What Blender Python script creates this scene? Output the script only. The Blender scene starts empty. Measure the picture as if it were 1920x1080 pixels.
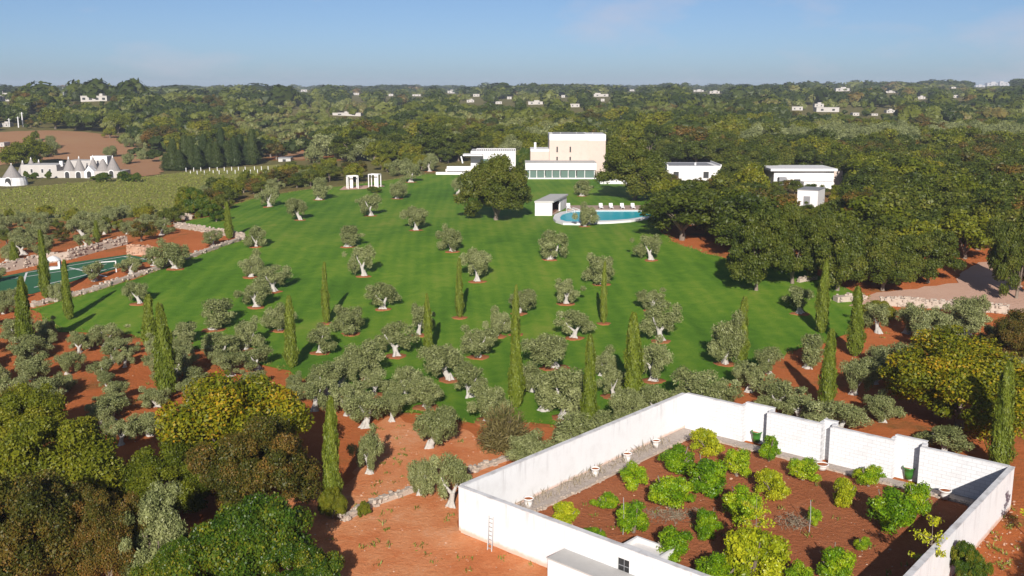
import bpy, math, random
import numpy as np
from mathutils import Vector, Matrix
from mathutils.geometry import delaunay_2d_cdt

# ------------------------------------------------------------------ camera, sky, sun, exposure
S = bpy.context.scene
H, F, HOR = 27.0, 1900.0, 165.0                     # eye height (m), focal length in photo pixels, horizon row
PITCH = math.atan((540 - HOR) / F)
cam_d = bpy.data.cameras.new('camera'); cam = bpy.data.objects.new('camera', cam_d)
S.collection.objects.link(cam); S.camera = cam
cam_d.sensor_width = 36; cam_d.lens = 36 * F / 1920
cam_d.clip_start = 0.5; cam_d.clip_end = 60000
cam.location = (0, 0, H); cam.rotation_euler = (math.pi / 2 - PITCH, 0, 0)

SUN_EL, SUN_AZ = 25.0, 181.5                        # degrees; azimuth of the sun clockwise from +Y (behind the camera)
W = bpy.data.worlds.new('World'); S.world = W; W.use_nodes = True
nt = W.node_tree; nt.nodes.clear()
wo = nt.nodes.new('ShaderNodeOutputWorld'); bg = nt.nodes.new('ShaderNodeBackground')
sky = nt.nodes.new('ShaderNodeTexSky'); sky.sky_type = 'NISHITA'; sky.sun_disc = False
sky.sun_elevation = math.radians(SUN_EL); sky.sun_rotation = math.radians(SUN_AZ)
sky.altitude = 300; sky.air_density = 0.55; sky.dust_density = 1.0; sky.ozone_density = 3.4
bg.inputs['Strength'].default_value = 0.067
# thin scattered clouds, the same all round the sky
tc = nt.nodes.new('ShaderNodeTexCoord'); mp = nt.nodes.new('ShaderNodeMapping')
mp.inputs['Scale'].default_value = (1, 1, 2.6); mp.inputs['Location'].default_value = (0.31, 0.12, 0.0)
nz = nt.nodes.new('ShaderNodeTexNoise'); nz.inputs['Scale'].default_value = 5.5
nz.inputs['Detail'].default_value = 7; nz.inputs['Roughness'].default_value = 0.55
cr = nt.nodes.new('ShaderNodeValToRGB')
cr.color_ramp.elements[0].position = 0.53; cr.color_ramp.elements[0].color = (0, 0, 0, 1)
cr.color_ramp.elements[1].position = 0.74; cr.color_ramp.elements[1].color = (0.55, 0.55, 0.55, 1)
mx = nt.nodes.new('ShaderNodeMix'); mx.data_type = 'RGBA'
mx.inputs[7].default_value = (6.6, 6.2, 7.0, 1)
L = nt.links.new
L(tc.outputs['Generated'], mp.inputs[0]); L(mp.outputs[0], nz.inputs['Vector']); L(nz.outputs['Fac'], cr.inputs[0])
L(cr.outputs[0], mx.inputs[0]); L(sky.outputs[0], mx.inputs[6]); L(mx.outputs[2], bg.inputs[0]); L(bg.outputs[0], wo.inputs[0])

sun_d = bpy.data.lights.new('sun', 'SUN'); sun_d.energy = 5.0; sun_d.angle = math.radians(0.53)
sun_d.color = (1.0, 0.945, 0.87)
sun = bpy.data.objects.new('sun', sun_d); S.collection.objects.link(sun)
az, el = math.radians(SUN_AZ), math.radians(SUN_EL)
to_sun = Vector((math.sin(az) * math.cos(el), math.cos(az) * math.cos(el), math.sin(el)))
sun.rotation_euler = to_sun.to_track_quat('Z', 'Y').to_euler()
S.view_settings.view_transform = 'Standard'; S.view_settings.look = 'None'
S.view_settings.exposure = 0.50; S.view_settings.gamma = 1.0; S.view_settings.use_curve_mapping = False
S.cycles.max_bounces = 5; S.cycles.diffuse_bounces = 2; S.cycles.glossy_bounces = 2
S.cycles.transmission_bounces = 3; S.cycles.volume_bounces = 0; S.cycles.transparent_max_bounces = 4
S.cycles.use_denoising = True

# ------------------------------------------------------------------ helpers
C = S.collection
rng = np.random.default_rng(7); random.seed(7)
def ss(a, b, x):
    t = np.clip((np.asarray(x, float) - a) / (b - a), 0, 1); return t * t * (3 - 2 * t)
def terrain(x, y):
    x = np.asarray(x, float); y = np.asarray(y, float)
    z = 3.5 * ss(95, 168, y) * ss(-88, -42, x)
    far = np.interp(y, [0, 300, 480, 700, 900, 1200, 1800, 3000, 14000], [0, 0, 2.5, 8.8, 12.2, 14.5, 16.0, 17.5, 17.5])
    z = z * (1 - 0.35 * ss(300, 900, y)) + far + 1.3 * ss(330, 480, y)
    z = z + 10.5 * np.exp(-((x + 270) / 135) ** 2 - ((y - 640) / 150) ** 2)
    z = z + 3.0 * np.exp(-((x + 190) / 80) ** 2 - ((y - 455) / 70) ** 2)
    z = z - 3.0 * np.exp(-((x + 120) / 60) ** 2 - ((y - 560) / 170) ** 2)
    z = z + 9.0 * np.exp(-((x - 720) / 260) ** 2 - ((y - 1500) / 300) ** 2)
    z = z + 0.9 * ss(340, 520, y) * (np.sin(x * 0.021 + 1.3) * np.sin(y * 0.017) + 0.6 * np.sin(x * 0.05 + y * 0.03))
    return z
cp, sp = math.cos(PITCH), math.sin(PITCH)
def ray(px, py):
    v = Vector((px - 960, F * cp + (540 - py) * sp, -F * sp + (540 - py) * cp)); return v.normalized()
def at(px, py, z):                                   # the point of height z seen at a photo pixel
    d = ray(px, py); t = (z - H) / d.z
    return Vector((d.x * t, d.y * t, z))
def gp(px, py):                                      # the ground point seen at a photo pixel
    d = ray(px, py); a, b = 20.0, None; t = 20.0
    while t < 9000:
        if H + d.z * t < float(terrain(d.x * t, d.y * t)): b = t; break
        a = t; t *= 1.02
    if b is None: b = 9000.0
    for _ in range(22):
        m = (a + b) / 2
        if H + d.z * m < float(terrain(d.x * m, d.y * m)): b = m
        else: a = m
    return Vector((d.x * b, d.y * b, float(terrain(d.x * b, d.y * b))))
def depth(p): return p[1] * cp - (p[2] - H) * sp
def proj(x, y, z):                                   # arrays -> photo pixels
    dep = y * cp - (z - H) * sp; up = y * sp + (z - H) * cp
    return 960 + F * x / dep, 540 - F * up / dep, dep
def inpoly(px, py, poly):
    px = np.asarray(px, float); py = np.asarray(py, float); r = np.zeros(px.shape, bool); n = len(poly)
    for i in range(n):
        x1, y1 = poly[i][0], poly[i][1]; x2, y2 = poly[(i + 1) % n][0], poly[(i + 1) % n][1]
        c = ((y1 > py) != (y2 > py)) & (px < (x2 - x1) * (py - y1) / ((y2 - y1) or 1e-9) + x1)
        r ^= c
    return r

class MB:
    def __init__(s): s.v = []; s.f = []; s.m = []; s.t = []; s.h = []; s.n = 0
    def add(s, v, f, mi=0, tint=None):               # v (n,3), f (m,k)
        v = np.asarray(v, float); s.v.append(v); f = np.asarray(f)
        s.f.append((f + s.n, mi)); s.t.append(np.full(len(v), 0.5) if tint is None else np.broadcast_to(tint, (len(v),)).astype(float)); s.n += len(v)
        return s
    def box(s, x0, x1, y0, y1, z0, z1, mi=0):
        v = [(x, y, z) for z in (z0, z1) for y in (y0, y1) for x in (x0, x1)]
        return s.add(v, [(0, 2, 3, 1), (4, 5, 7, 6), (0, 1, 5, 4), (1, 3, 7, 5), (3, 2, 6, 7), (2, 0, 4, 6)], mi)
    def bar(s, a, b, w, d=None, mi=0):
        a = Vector(a); b = Vector(b); d = d or w; ax = (b - a).normalized()
        u = ax.cross(Vector((0, 0, 1))) if abs(ax.z) < 0.95 else ax.cross(Vector((0, 1, 0)))
        u.normalize(); w2 = ax.cross(u)
        v = [tuple(p + u * (i * w / 2) + w2 * (j * d / 2)) for p in (a, b) for i, j in ((-1, -1), (1, -1), (1, 1), (-1, 1))]
        return s.add(v, [(0, 3, 2, 1), (4, 5, 6, 7), (0, 1, 5, 4), (1, 2, 6, 5), (2, 3, 7, 6), (3, 0, 4, 7)], mi)
    def tube(s, pts, rad, n=8, mi=0, rough=0.0, r=None):
        pts = [Vector(p) for p in pts]; V = []; k = len(pts)
        for i, p in enumerate(pts):
            t = (pts[min(i + 1, k - 1)] - pts[max(i - 1, 0)]).normalized()
            u = t.cross(Vector((0.3, 1, 0.1))); u.normalize(); w = t.cross(u)
            for j in range(n):
                a = 2 * math.pi * j / n; q = rad[i] * (1 + (rough * (r.random() - 0.5) * 2 if r is not None else 0))
                V.append(p + u * (math.cos(a) * q) + w * (math.sin(a) * q))
        Fq = [(i * n + j, i * n + (j + 1) % n, (i + 1) * n + (j + 1) % n, (i + 1) * n + j) for i in range(k - 1) for j in range(n)]
        V = [tuple(p) for p in V]; s.add(V, Fq, mi)
        s.add([V[(k - 1) * n + j] for j in range(n)] + [tuple(pts[-1])], [(j, (j + 1) % n, n) for j in range(n)], mi)
        return s
    def lathe(s, prof, n=16, mi=0, cx=0, cy=0):
        V = [(cx + r * math.cos(2 * math.pi * j / n), cy + r * math.sin(2 * math.pi * j / n), z) for r, z in prof for j in range(n)]
        Fq = [(i * n + j, i * n + (j + 1) % n, (i + 1) * n + (j + 1) % n, (i + 1) * n + j) for i in range(len(prof) - 1) for j in range(n)]
        return s.add(V, Fq, mi)
    def mesh(s, name, smooth=False, tint=False):
        me = bpy.data.meshes.new(name); V = np.concatenate(s.v) if s.v else np.zeros((0, 3))
        loops = []; starts = []; mats = []; pos = 0
        for f, mi in s.f:
            k = f.shape[1]; loops.append(f.ravel()); starts.append(pos + np.arange(len(f)) * k); mats.append(np.full(len(f), mi)); pos += len(f) * k
        loops = np.concatenate(loops); starts = np.concatenate(starts); mats = np.concatenate(mats)
        me.vertices.add(len(V)); me.vertices.foreach_set('co', V.astype(np.float32).ravel())
        me.loops.add(len(loops)); me.loops.foreach_set('vertex_index', loops.astype(np.int32))
        me.polygons.add(len(starts)); me.polygons.foreach_set('loop_start', starts.astype(np.int32))
        me.polygons.foreach_set('material_index', mats.astype(np.int32))
        me.polygons.foreach_set('use_smooth', np.full(len(starts), smooth))
        if tint:
            a = me.attributes.new('tint', 'FLOAT', 'POINT'); a.data.foreach_set('value', np.concatenate(s.t).astype(np.float32))
        me.update(calc_edges=True); me.validate()
        return me
def obj(name, data, mats=None, parent=None, loc=None, rz=0.0, scale=None):
    if isinstance(data, MB): data = data.mesh(name)
    o = bpy.data.objects.new(name, data)
    if mats is not None and data is not None and len(data.materials) == 0:
        for m in (mats if isinstance(mats, (list, tuple)) else [mats]): data.materials.append(m)
    C.objects.link(o)
    if parent: o.parent = parent
    if loc is not None: o.location = loc
    if rz: o.rotation_euler[2] = rz
    if scale is not None: o.scale = scale
    return o
def empty(name, loc, rz=0.0, scale=None): 
    o = obj(name, None, None, None, loc, rz, scale); o.empty_display_size = 0.3; return o
def tag(o, label=None, cat=None, group=None, kind=None):
    if label: o['label'] = label
    if cat: o['category'] = cat
    if group: o['group'] = group
    if kind: o['kind'] = kind
    return o

# ------------------------------------------------------------------ materials
def nmat(name):
    m = bpy.data.materials.new(name); m.use_nodes = True; t = m.node_tree
    return m, t, t.nodes['Principled BSDF'], t.nodes.new
def ramp(t, cols):
    r = t.nodes.new('ShaderNodeValToRGB'); e = r.color_ramp.elements
    while len(e) < len(cols): e.new(0.5)
    for i, c in enumerate(cols):
        if len(c) == 4: e[i].position = c[3]
        else: e[i].position = i / (len(cols) - 1)
        e[i].color = (c[0], c[1], c[2], 1)
    return r
def noise(t, scale, detail=4, rough=0.6, vec=None, dist=0.0):
    n = t.nodes.new('ShaderNodeTexNoise'); n.inputs['Scale'].default_value = scale; n.inputs['Detail'].default_value = detail
    n.inputs['Roughness'].default_value = rough; n.inputs['Distortion'].default_value = dist
    if vec is not None: t.links.new(vec, n.inputs['Vector'])
    return n
def mixc(t, fac, a, b, mode='MIX'):
    m = t.nodes.new('ShaderNodeMix'); m.data_type = 'RGBA'; m.blend_type = mode
    for s, v in ((0, fac), (6, a), (7, b)):
        if isinstance(v, (int, float)): m.inputs[s].default_value = v
        elif isinstance(v, tuple): m.inputs[s].default_value = (*v, 1)
        else: t.links.new(v, m.inputs[s])
    return m.outputs[2]
def mth(t, op, a, b=0.0):
    m = t.nodes.new('ShaderNodeMath'); m.operation = op
    for i, v in enumerate((a, b)):
        if isinstance(v, (int, float)): m.inputs[i].default_value = v
        else: t.links.new(v, m.inputs[i])
    return m.outputs[0]
def bump(t, h, strength, dist, bsdf):
    b = t.nodes.new('ShaderNodeBump'); b.inputs['Strength'].default_value = strength; b.inputs['Distance'].default_value = dist
    t.links.new(h, b.inputs['Height']); t.links.new(b.outputs[0], bsdf.inputs['Normal'])
def geopos(t): return t.nodes.new('ShaderNodeNewGeometry').outputs['Position']
def m_plain(name, cols, scale=3.0, rough=0.8, bmp=0.0, bscale=20, spec=0.3, obj_coords=True):
    m, t, b, new = nmat(name)
    v = new('ShaderNodeTexCoord').outputs['Object'] if obj_coords else geopos(t)
    n = noise(t, scale, 5, 0.65, v); r = ramp(t, cols); t.links.new(n.outputs['Fac'], r.inputs[0])
    t.links.new(r.outputs[0], b.inputs['Base Color']); b.inputs['Roughness'].default_value = rough; b.inputs['Specular IOR Level'].default_value = spec
    if bmp: bump(t, noise(t, bscale, 4, 0.6, v).outputs['Fac'], bmp, 0.05, b)
    return m
def m_leaf(name, cols, var=0.45, rough=0.5, trans=0.25, attr_only=False):
    m, t, b, new = nmat(name)
    a = new('ShaderNodeAttribute'); a.attribute_name = 'tint'
    oi = new('ShaderNodeObjectInfo')
    f = a.outputs['Fac'] if attr_only else mth(t, 'ADD', mth(t, 'MULTIPLY', a.outputs['Fac'], 1 - var), mth(t, 'MULTIPLY', oi.outputs['Random'], var))
    r = ramp(t, cols); t.links.new(f, r.inputs[0]); t.links.new(r.outputs[0], b.inputs['Base Color'])
    b.inputs['Roughness'].default_value = rough; b.inputs['Specular IOR Level'].default_value = 0.25
    tr = new('ShaderNodeBsdfTranslucent'); t.links.new(r.outputs[0], tr.inputs['Color'])
    ms = new('ShaderNodeMixShader'); ms.inputs[0].default_value = trans
    t.links.new(b.outputs[0], ms.inputs[1]); t.links.new(tr.outputs[0], ms.inputs[2])
    t.links.new(ms.outputs[0], t.nodes['Material Output'].inputs['Surface'])
    return m
M = {}
M['white'] = m_plain('white_plaster', [(.56, .545, .54), (.66, .65, .645)], 0.8, 0.85)
M['stone_pink'] = m_plain('tower_stone', [(.40, .315, .265), (.49, .395, .34), (.45, .37, .32)], 0.6, 0.9, 0.3, 3)
M['far_white'] = m_plain('weathered_limewash', [(.34, .315, .29), (.45, .42, .395)], 0.3, 0.9)
M['coping'] = m_plain('weathered_coping', [(.34, .32, .31, .3), (.58, .565, .56, .5), (.66, .65, .645, .7)], 0.9, 0.9)
M['concrete'] = m_plain('grey_concrete', [(.36, .35, .33), (.48, .46, .44)], 1.2, 0.9)
M['roofgrey'] = m_plain('grey_roofing', [(.17, .17, .18), (.25, .25, .26)], 1.0, 0.85)
M['dark'] = m_plain('dark_opening', [(.02, .02, .02), (.035, .035, .035)], 2, 0.6)
M['cone'] = m_plain('grey_limestone_shingle', [(.16, .145, .14), (.24, .22, .21), (.20, .18, .175)], 1.8, 0.95, 0.6, 9)
M['drystone'] = m_plain('dry_stone', [(.27, .21, .17), (.39, .32, .26), (.46, .40, .34)], 2.2, 0.95, 0.6, 8)
M['bark_white'] = m_plain('pale_olive_bark', [(.15, .135, .12), (.40, .375, .34), (.30, .275, .25)], 2.4, 0.95, 0.8, 7)
M['bark'] = m_plain('brown_bark', [(.13, .10, .075), (.24, .19, .15)], 3, 0.95, 0.8, 7)
M['metal'] = m_plain('pale_metal', [(.25, .25, .25), (.36, .355, .35)], 5, 0.5)
M['wood'] = m_plain('weathered_wood', [(.30, .20, .15), (.45, .34, .27)], 3, 0.8)
M['pot_white'] = m_plain('white_pot', [(.62, .58, .55), (.75, .72, .70)], 4, 0.7)
M['pot_green'] = m_plain('green_glazed_pot', [(.03, .12, .02), (.06, .20, .03)], 5, 0.3, spec=0.5)
M['terracotta'] = m_plain('terracotta', [(.36, .11, .05), (.46, .16, .08)], 5, 0.8)
M['brown_int'] = m_plain('timber_lining', [(.22, .09, .05), (.32, .15, .09)], 2, 0.7)
m, t, b, new = nmat('window_glass'); b.inputs['Base Color'].default_value = (.10, .15, .13, 1); b.inputs['Roughness'].default_value = 0.08; b.inputs['Specular IOR Level'].default_value = 0.6; M['glass'] = m
m, t, b, new = nmat('pool_water')
b.inputs['Base Color'].default_value = (.008, .36, .42, 1); b.inputs['Roughness'].default_value = 0.3; b.inputs['Specular IOR Level'].default_value = 0.2
bump(t, noise(t, 1.6, 3, 0.5, geopos(t)).outputs['Fac'], 0.15, 0.05, b); M['water'] = m
# block-built white wall: courses as fine relief
m, t, b, new = nmat('white_block_wall')
oc = new('ShaderNodeTexCoord').outputs['Object']; sx = new('ShaderNodeSeparateXYZ'); cx = new('ShaderNodeCombineXYZ')
t.links.new(oc, sx.inputs[0]); t.links.new(sx.outputs[0], cx.inputs[0]); t.links.new(sx.outputs[2], cx.inputs[1])
br = new('ShaderNodeTexBrick'); br.inputs['Scale'].default_value = 1.0; br.inputs['Brick Width'].default_value = 0.62; br.inputs['Row Height'].default_value = 0.26
br.inputs['Mortar Size'].default_value = 0.018; br.inputs['Mortar Smooth'].default_value = 0.4
br.inputs['Color1'].default_value = (.66, .658, .665, 1); br.inputs['Color2'].default_value = (.59, .588, .595, 1); br.inputs['Mortar'].default_value = (.46, .455, .46, 1)
t.links.new(cx.outputs[0], br.inputs['Vector'])
n1 = noise(t, 0.5, 6, 0.7, oc); r1 = ramp(t, [(.55, .50, .48, .28), (1, 1, 1, .5)]); t.links.new(n1.outputs['Fac'], r1.inputs[0])
wcol = mixc(t, 0.35, br.outputs['Color'], r1.outputs[0], 'MULTIPLY')
t.links.new(wcol, b.inputs['Base Color']); b.inputs['Roughness'].default_value = 0.9
bump(t, br.outputs['Fac'], -0.35, 0.02, b); M['block'] = m
# plain limewashed walls with faint soil splash near the foot and grey run-off streaks at the top
m, t, b, new = nmat('limewashed_wall')
oc = new('ShaderNodeTexCoord').outputs['Object']; sx = new('ShaderNodeSeparateXYZ'); t.links.new(oc, sx.inputs[0])
n1 = noise(t, 0.7, 6, 0.7, oc); n2 = noise(t, 2.6, 4, 0.6, oc)
foot = ramp(t, [(1, 1, 1, 0.0), (0, 0, 0, 0.22)]); t.links.new(mth(t, 'ADD', sx.outputs[2], mth(t, 'MULTIPLY', n2.outputs['Fac'], -0.35)), foot.inputs[0])
base = ramp(t, [(.52, .505, .50), (.66, .655, .655), (.70, .695, .70)]); t.links.new(n1.outputs['Fac'], base.inputs[0])
c1 = mixc(t, mth(t, 'MULTIPLY', foot.outputs[0], 0.75), base.outputs[0], (.55, .33, .22))
topm = new('ShaderNodeMapRange'); topm.inputs[1].default_value = 1.0; topm.inputs[2].default_value = 3.0; t.links.new(sx.outputs[2], topm.inputs[0])
st = ramp(t, [(0, 0, 0, .52), (1, 1, 1, .75)]); mps = new('ShaderNodeMapping'); mps.inputs['Scale'].default_value = (2.2, 2.2, .22); t.links.new(oc, mps.inputs[0]); t.links.new(noise(t, 1.0, 5, 0.65, mps.outputs[0]).outputs['Fac'], st.inputs[0])
c2 = mixc(t, mth(t, 'MULTIPLY', mth(t, 'MULTIPLY', topm.outputs[0], st.outputs[0]), 0.75), c1, (.34, .315, .31))
t.links.new(c2, b.inputs['Base Color']); b.inputs['Roughness'].default_value = 0.9; M['lime'] = m
# lawn
m, t, b, new = nmat('lawn_grass'); P = geopos(t)
a = noise(t, 0.035, 4, 0.55, P); f1 = noise(t, 0.35, 6, 0.7, P, 1.2); f2 = noise(t, 5.0, 3, 0.7, P)
r = ramp(t, [(.046, .116, .006, .20), (.082, .182, .010, .43), (.130, .225, .016, .62), (.22, .255, .038, .88)])
s1 = mth(t, 'ADD', mth(t, 'MULTIPLY', a.outputs['Fac'], 0.50), mth(t, 'ADD', mth(t, 'MULTIPLY', f1.outputs['Fac'], 0.42), mth(t, 'MULTIPLY', f2.outputs['Fac'], 0.18)))
wv = new('ShaderNodeTexWave'); wv.inputs['Scale'].default_value = 0.055; wv.inputs['Distortion'].default_value = 22; wv.inputs['Detail'].default_value = 2; wv.inputs['Detail Scale'].default_value = 0.25
mpw = new('ShaderNodeMapping'); mpw.inputs['Rotation'].default_value = (0, 0, 0.35); mpw.inputs['Scale'].default_value = (1, 0.35, 1); t.links.new(P, mpw.inputs[0]); t.links.new(mpw.outputs[0], wv.inputs['Vector'])
wv2 = new('ShaderNodeTexWave'); wv2.inputs['Scale'].default_value = 0.18; wv2.inputs['Distortion'].default_value = 30; wv2.inputs['Detail'].default_value = 1; wv2.inputs['Detail Scale'].default_value = 0.12
mpw2 = new('ShaderNodeMapping'); mpw2.inputs['Rotation'].default_value = (0, 0, -0.25); mpw2.inputs['Scale'].default_value = (1, 0.2, 1); t.links.new(P, mpw2.inputs[0]); t.links.new(mpw2.outputs[0], wv2.inputs['Vector'])
s2 = mth(t, 'ADD', s1, mth(t, 'ADD', mth(t, 'MULTIPLY', mth(t, 'SUBTRACT', wv.outputs['Fac'], 0.5), 0.07), mth(t, 'MULTIPLY', mth(t, 'SUBTRACT', wv2.outputs['Fac'], 0.5), 0.05)))
s3 = mth(t, 'ADD', mth(t, 'MULTIPLY', mth(t, 'SUBTRACT', s2, 0.54), 1.7), 0.50)
dry = ramp(t, [(0, 0, 0, .60), (1, 1, 1, .74)]); t.links.new(noise(t, 0.075, 5, 0.6, P, 0.8).outputs['Fac'], dry.inputs[0])
t.links.new(mth(t, 'ADD', s3, mth(t, 'MULTIPLY', dry.outputs[0], 0.22)), r.inputs[0]); t.links.new(r.outputs[0], b.inputs['Base Color'])
b.inputs['Roughness'].default_value = 0.85; b.inputs['Specular IOR Level'].default_value = 0.15
bump(t, noise(t, 9, 3, 0.8, P).outputs['Fac'], 0.8, 0.12, b); M['lawn'] = m
# soils
def m_soil(name, cols, s1=0.12, s2=1.6, s3=9.0, bmp=0.7, stones=True):
    m, t, b, new = nmat(name); P = geopos(t)
    f = mth(t, 'ADD', mth(t, 'MULTIPLY', noise(t, s1, 4, 0.6, P).outputs['Fac'], 0.5), mth(t, 'ADD', mth(t, 'MULTIPLY', noise(t, s2, 5, 0.7, P, 0.4).outputs['Fac'], 0.33), mth(t, 'MULTIPLY', noise(t, s3, 4, 0.7, P).outputs['Fac'], 0.22)))
    r = ramp(t, cols); t.links.new(f, r.inputs[0]); col = r.outputs[0]
    if stones:
        v = new('ShaderNodeTexVoronoi'); v.inputs['Scale'].default_value = 2.4; t.links.new(P, v.inputs['Vector'])
        vr = ramp(t, [(1, 1, 1, 0.07), (0, 0, 0, 0.12)]); t.links.new(v.outputs['Distance'], vr.inputs[0])
        sr = ramp(t, [(0, 0, 0, .55), (1, 1, 1, .62)]); t.links.new(noise(t, 0.9, 3, 0.6, P).outputs['Fac'], sr.inputs[0])
        col = mixc(t, mth(t, 'MULTIPLY', vr.outputs[0], sr.outputs[0]), col, (.52, .38, .30))
    t.links.new(col, b.inputs['Base Color']); b.inputs['Roughness'].default_value = 0.95; b.inputs['Specular IOR Level'].default_value = 0.1
    bump(t, noise(t, 3.0, 6, 0.75, P).outputs['Fac'], bmp, 0.25, b); return m
M['redsoil'] = m_soil('red_earth', [(.22, .060, .022), (.38, .110, .042), (.50, .17, .075)])
M['garden_soil'] = m_soil('tilled_garden_soil', [(.22, .070, .028), (.38, .125, .050), (.50, .20, .095)], 0.3, 1.2, 6, 1.0)
M['dirt'] = m_soil('trodden_dirt', [(.36, .105, .035, .28), (.52, .170, .062, .45), (.60, .25, .11, .58), (.62, .36, .23, .72)], 0.16, 0.8, 6, 0.45)
M['gravel'] = m_soil('pale_gravel', [(.34, .19, .13), (.48, .30, .22), (.55, .39, .31)], 0.15, 1.3, 8, 0.4)
M['mulch'] = m_soil('mulch', [(.16, .062, .024), (.29, .105, .042), (.36, .19, .095)], 0.5, 2.5, 9, 0.5, False)
M['bedgravel'] = m_soil('bed_gravel', [(.30, .24, .20), (.44, .37, .32), (.54, .48, .43)], 0.6, 3, 9, 0.8, False)
M['clod'] = m_plain('stone_and_clod', [(.30, .13, .07), (.40, .24, .16), (.48, .38, .31)], 0.8, 0.95, obj_coords=False)
M['field'] = m_soil('ploughed_field', [(.22, .115, .055), (.33, .175, .09), (.36, .24, .12)], 0.03, 0.2, 1.0, 0.4, False)
M['vinefloor'] = m_soil('vineyard_floor', [(.15, .16, .035), (.22, .21, .055), (.28, .25, .08)], 0.05, 0.4, 2.0, 0.4, False)
M['court'] = m_plain('court_surface', [(.016, .085, .035), (.03, .125, .05)], 0.2, 0.8, obj_coords=False)
# base terrain: red earth near, scrub and dry grass farther out
m, t, b, new = nmat('terrain_earth'); P = geopos(t)
at_ = new('ShaderNodeAttribute'); at_.attribute_name = 'tint'
f = mth(t, 'ADD', mth(t, 'MULTIPLY', noise(t, 0.10, 4, 0.6, P).outputs['Fac'], 0.55), mth(t, 'MULTIPLY', noise(t, 1.4, 5, 0.75, P).outputs['Fac'], 0.5))
r1 = ramp(t, [(.24, .064, .018), (.42, .122, .036), (.54, .19, .07)]); t.links.new(f, r1.inputs[0])
r2 = ramp(t, [(.075, .078, .020), (.14, .125, .04), (.25, .17, .08)]); t.links.new(f, r2.inputs[0])
gr = ramp(t, [(0, 0, 0, .53), (1, 1, 1, .66)]); t.links.new(noise(t, 0.16, 5, 0.7, P).outputs['Fac'], gr.inputs[0])
nearc = mixc(t, mth(t, 'MULTIPLY', gr.outputs[0], 0.55), r1.outputs[0], (.10, .085, .025))
t.links.new(mixc(t, at_.outputs['Fac'], r2.outputs[0], nearc), b.inputs['Base Color']); b.inputs['Roughness'].default_value = 0.95
b.inputs['Specular IOR Level'].default_value = 0.1
bump(t, noise(t, 2.2, 6, 0.75, P).outputs['Fac'], 0.7, 0.25, b); M['terrain'] = m
# foliage
M['olive'] = m_leaf('olive_leaf', [(.095, .115, .034), (.215, .235, .085), (.37, .385, .18)], 0.2, 0.45, 0.3)
M['cyp'] = m_leaf('cypress_leaf', [(.060, .085, .006), (.125, .160, .013), (.20, .23, .028)], 0.3)
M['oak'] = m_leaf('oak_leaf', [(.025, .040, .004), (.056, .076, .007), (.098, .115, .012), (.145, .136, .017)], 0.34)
M['downy'] = m_leaf('yellow_green_leaf', [(.045, .064, .003), (.095, .115, .005), (.165, .170, .009), (.24, .19, .014)], 0.42)
M['russet'] = m_leaf('russet_leaf', [(.030, .042, .004), (.065, .068, .007), (.135, .090, .014), (.22, .105, .022)], 0.25)
M['walnut'] = m_leaf('turning_walnut_leaf', [(.055, .075, .003), (.12, .135, .004), (.23, .205, .006), (.40, .22, .010)], 0.06)
M['lush'] = m_leaf('lush_green_leaf', [(.028, .068, .003), (.055, .120, .005), (.11, .185, .010)], 0.35)
M['citrus'] = m_leaf('citrus_leaf', [(.034, .092, .002), (.10, .200, .003), (.22, .320, .006), (.40, .42, .015)], 0.35, 0.4, 0.2)
M['lemon'] = m_leaf('yellowing_citrus_leaf', [(.12, .165, .004), (.29, .325, .008), (.50, .46, .022)], 0.2, 0.4, 0.22)
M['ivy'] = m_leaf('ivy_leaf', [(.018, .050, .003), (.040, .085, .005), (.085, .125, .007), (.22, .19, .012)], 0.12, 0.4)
M['dry'] = m_leaf('dry_stalk', [(.20, .16, .10), (.33, .27, .19), (.45, .40, .33)], 0.2, 0.8)
M['tamarisk'] = m_leaf('bronze_twig_leaf', [(.085, .070, .022), (.15, .125, .040), (.20, .16, .06)], 0.2, 0.6)
M['vine'] = m_leaf('vine_leaf', [(.10, .13, .015), (.17, .195, .028), (.25, .245, .05)], 0.1)
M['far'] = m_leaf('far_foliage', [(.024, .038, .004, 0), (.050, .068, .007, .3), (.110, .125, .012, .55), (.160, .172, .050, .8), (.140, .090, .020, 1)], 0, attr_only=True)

# ------------------------------------------------------------------ foliage geometry
def unit(v): return v / np.maximum(np.linalg.norm(v, axis=1, keepdims=True), 1e-9)
def add_leaves(mb, c, nrm, L_, W_, tint, r, mi=0, along=None):
    n = len(c); nrm = unit(nrm)
    t = r.normal(size=(n, 3)) if along is None else along + r.normal(size=(n, 3)) * 0.35
    t = unit(t - nrm * (t * nrm).sum(1, keepdims=True)); b = np.cross(nrm, t)
    L_ = (L_ * r.uniform(0.6, 1.4, n))[:, None]; W_ = (W_ * r.uniform(0.6, 1.4, n))[:, None]
    v = np.stack([c - t * L_ / 2, c + b * W_ / 2 + t * L_ * 0.05, c + t * L_ / 2, c - b * W_ / 2 + t * L_ * 0.05], 1).reshape(-1, 3)
    f = np.arange(n * 4).reshape(n, 4)
    mb.add(v, f, mi, np.repeat(np.clip(tint, 0, 1), 4))
_ico = {}
def ico(sub):
    if sub not in _ico:
        import bmesh
        bm = bmesh.new(); bmesh.ops.create_icosphere(bm, subdivisions=sub, radius=1)
        _ico[sub] = (np.array([v.co[:] for v in bm.verts]), np.array([[v.index for v in f.verts] for f in bm.faces])); bm.free()
    return _ico[sub]
def add_core(mb, c, rad, r, k=0.75, sub=1, tint=0.35, mi=0):
    v, f = ico(sub); vv = v * (1 + r.uniform(-0.22, 0.22, (len(v), 1))) * np.asarray(rad) * k + np.asarray(c)
    mb.add(vv, f, mi, np.clip(tint + r.uniform(-.15, .15, len(vv)), 0, 1))
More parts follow.
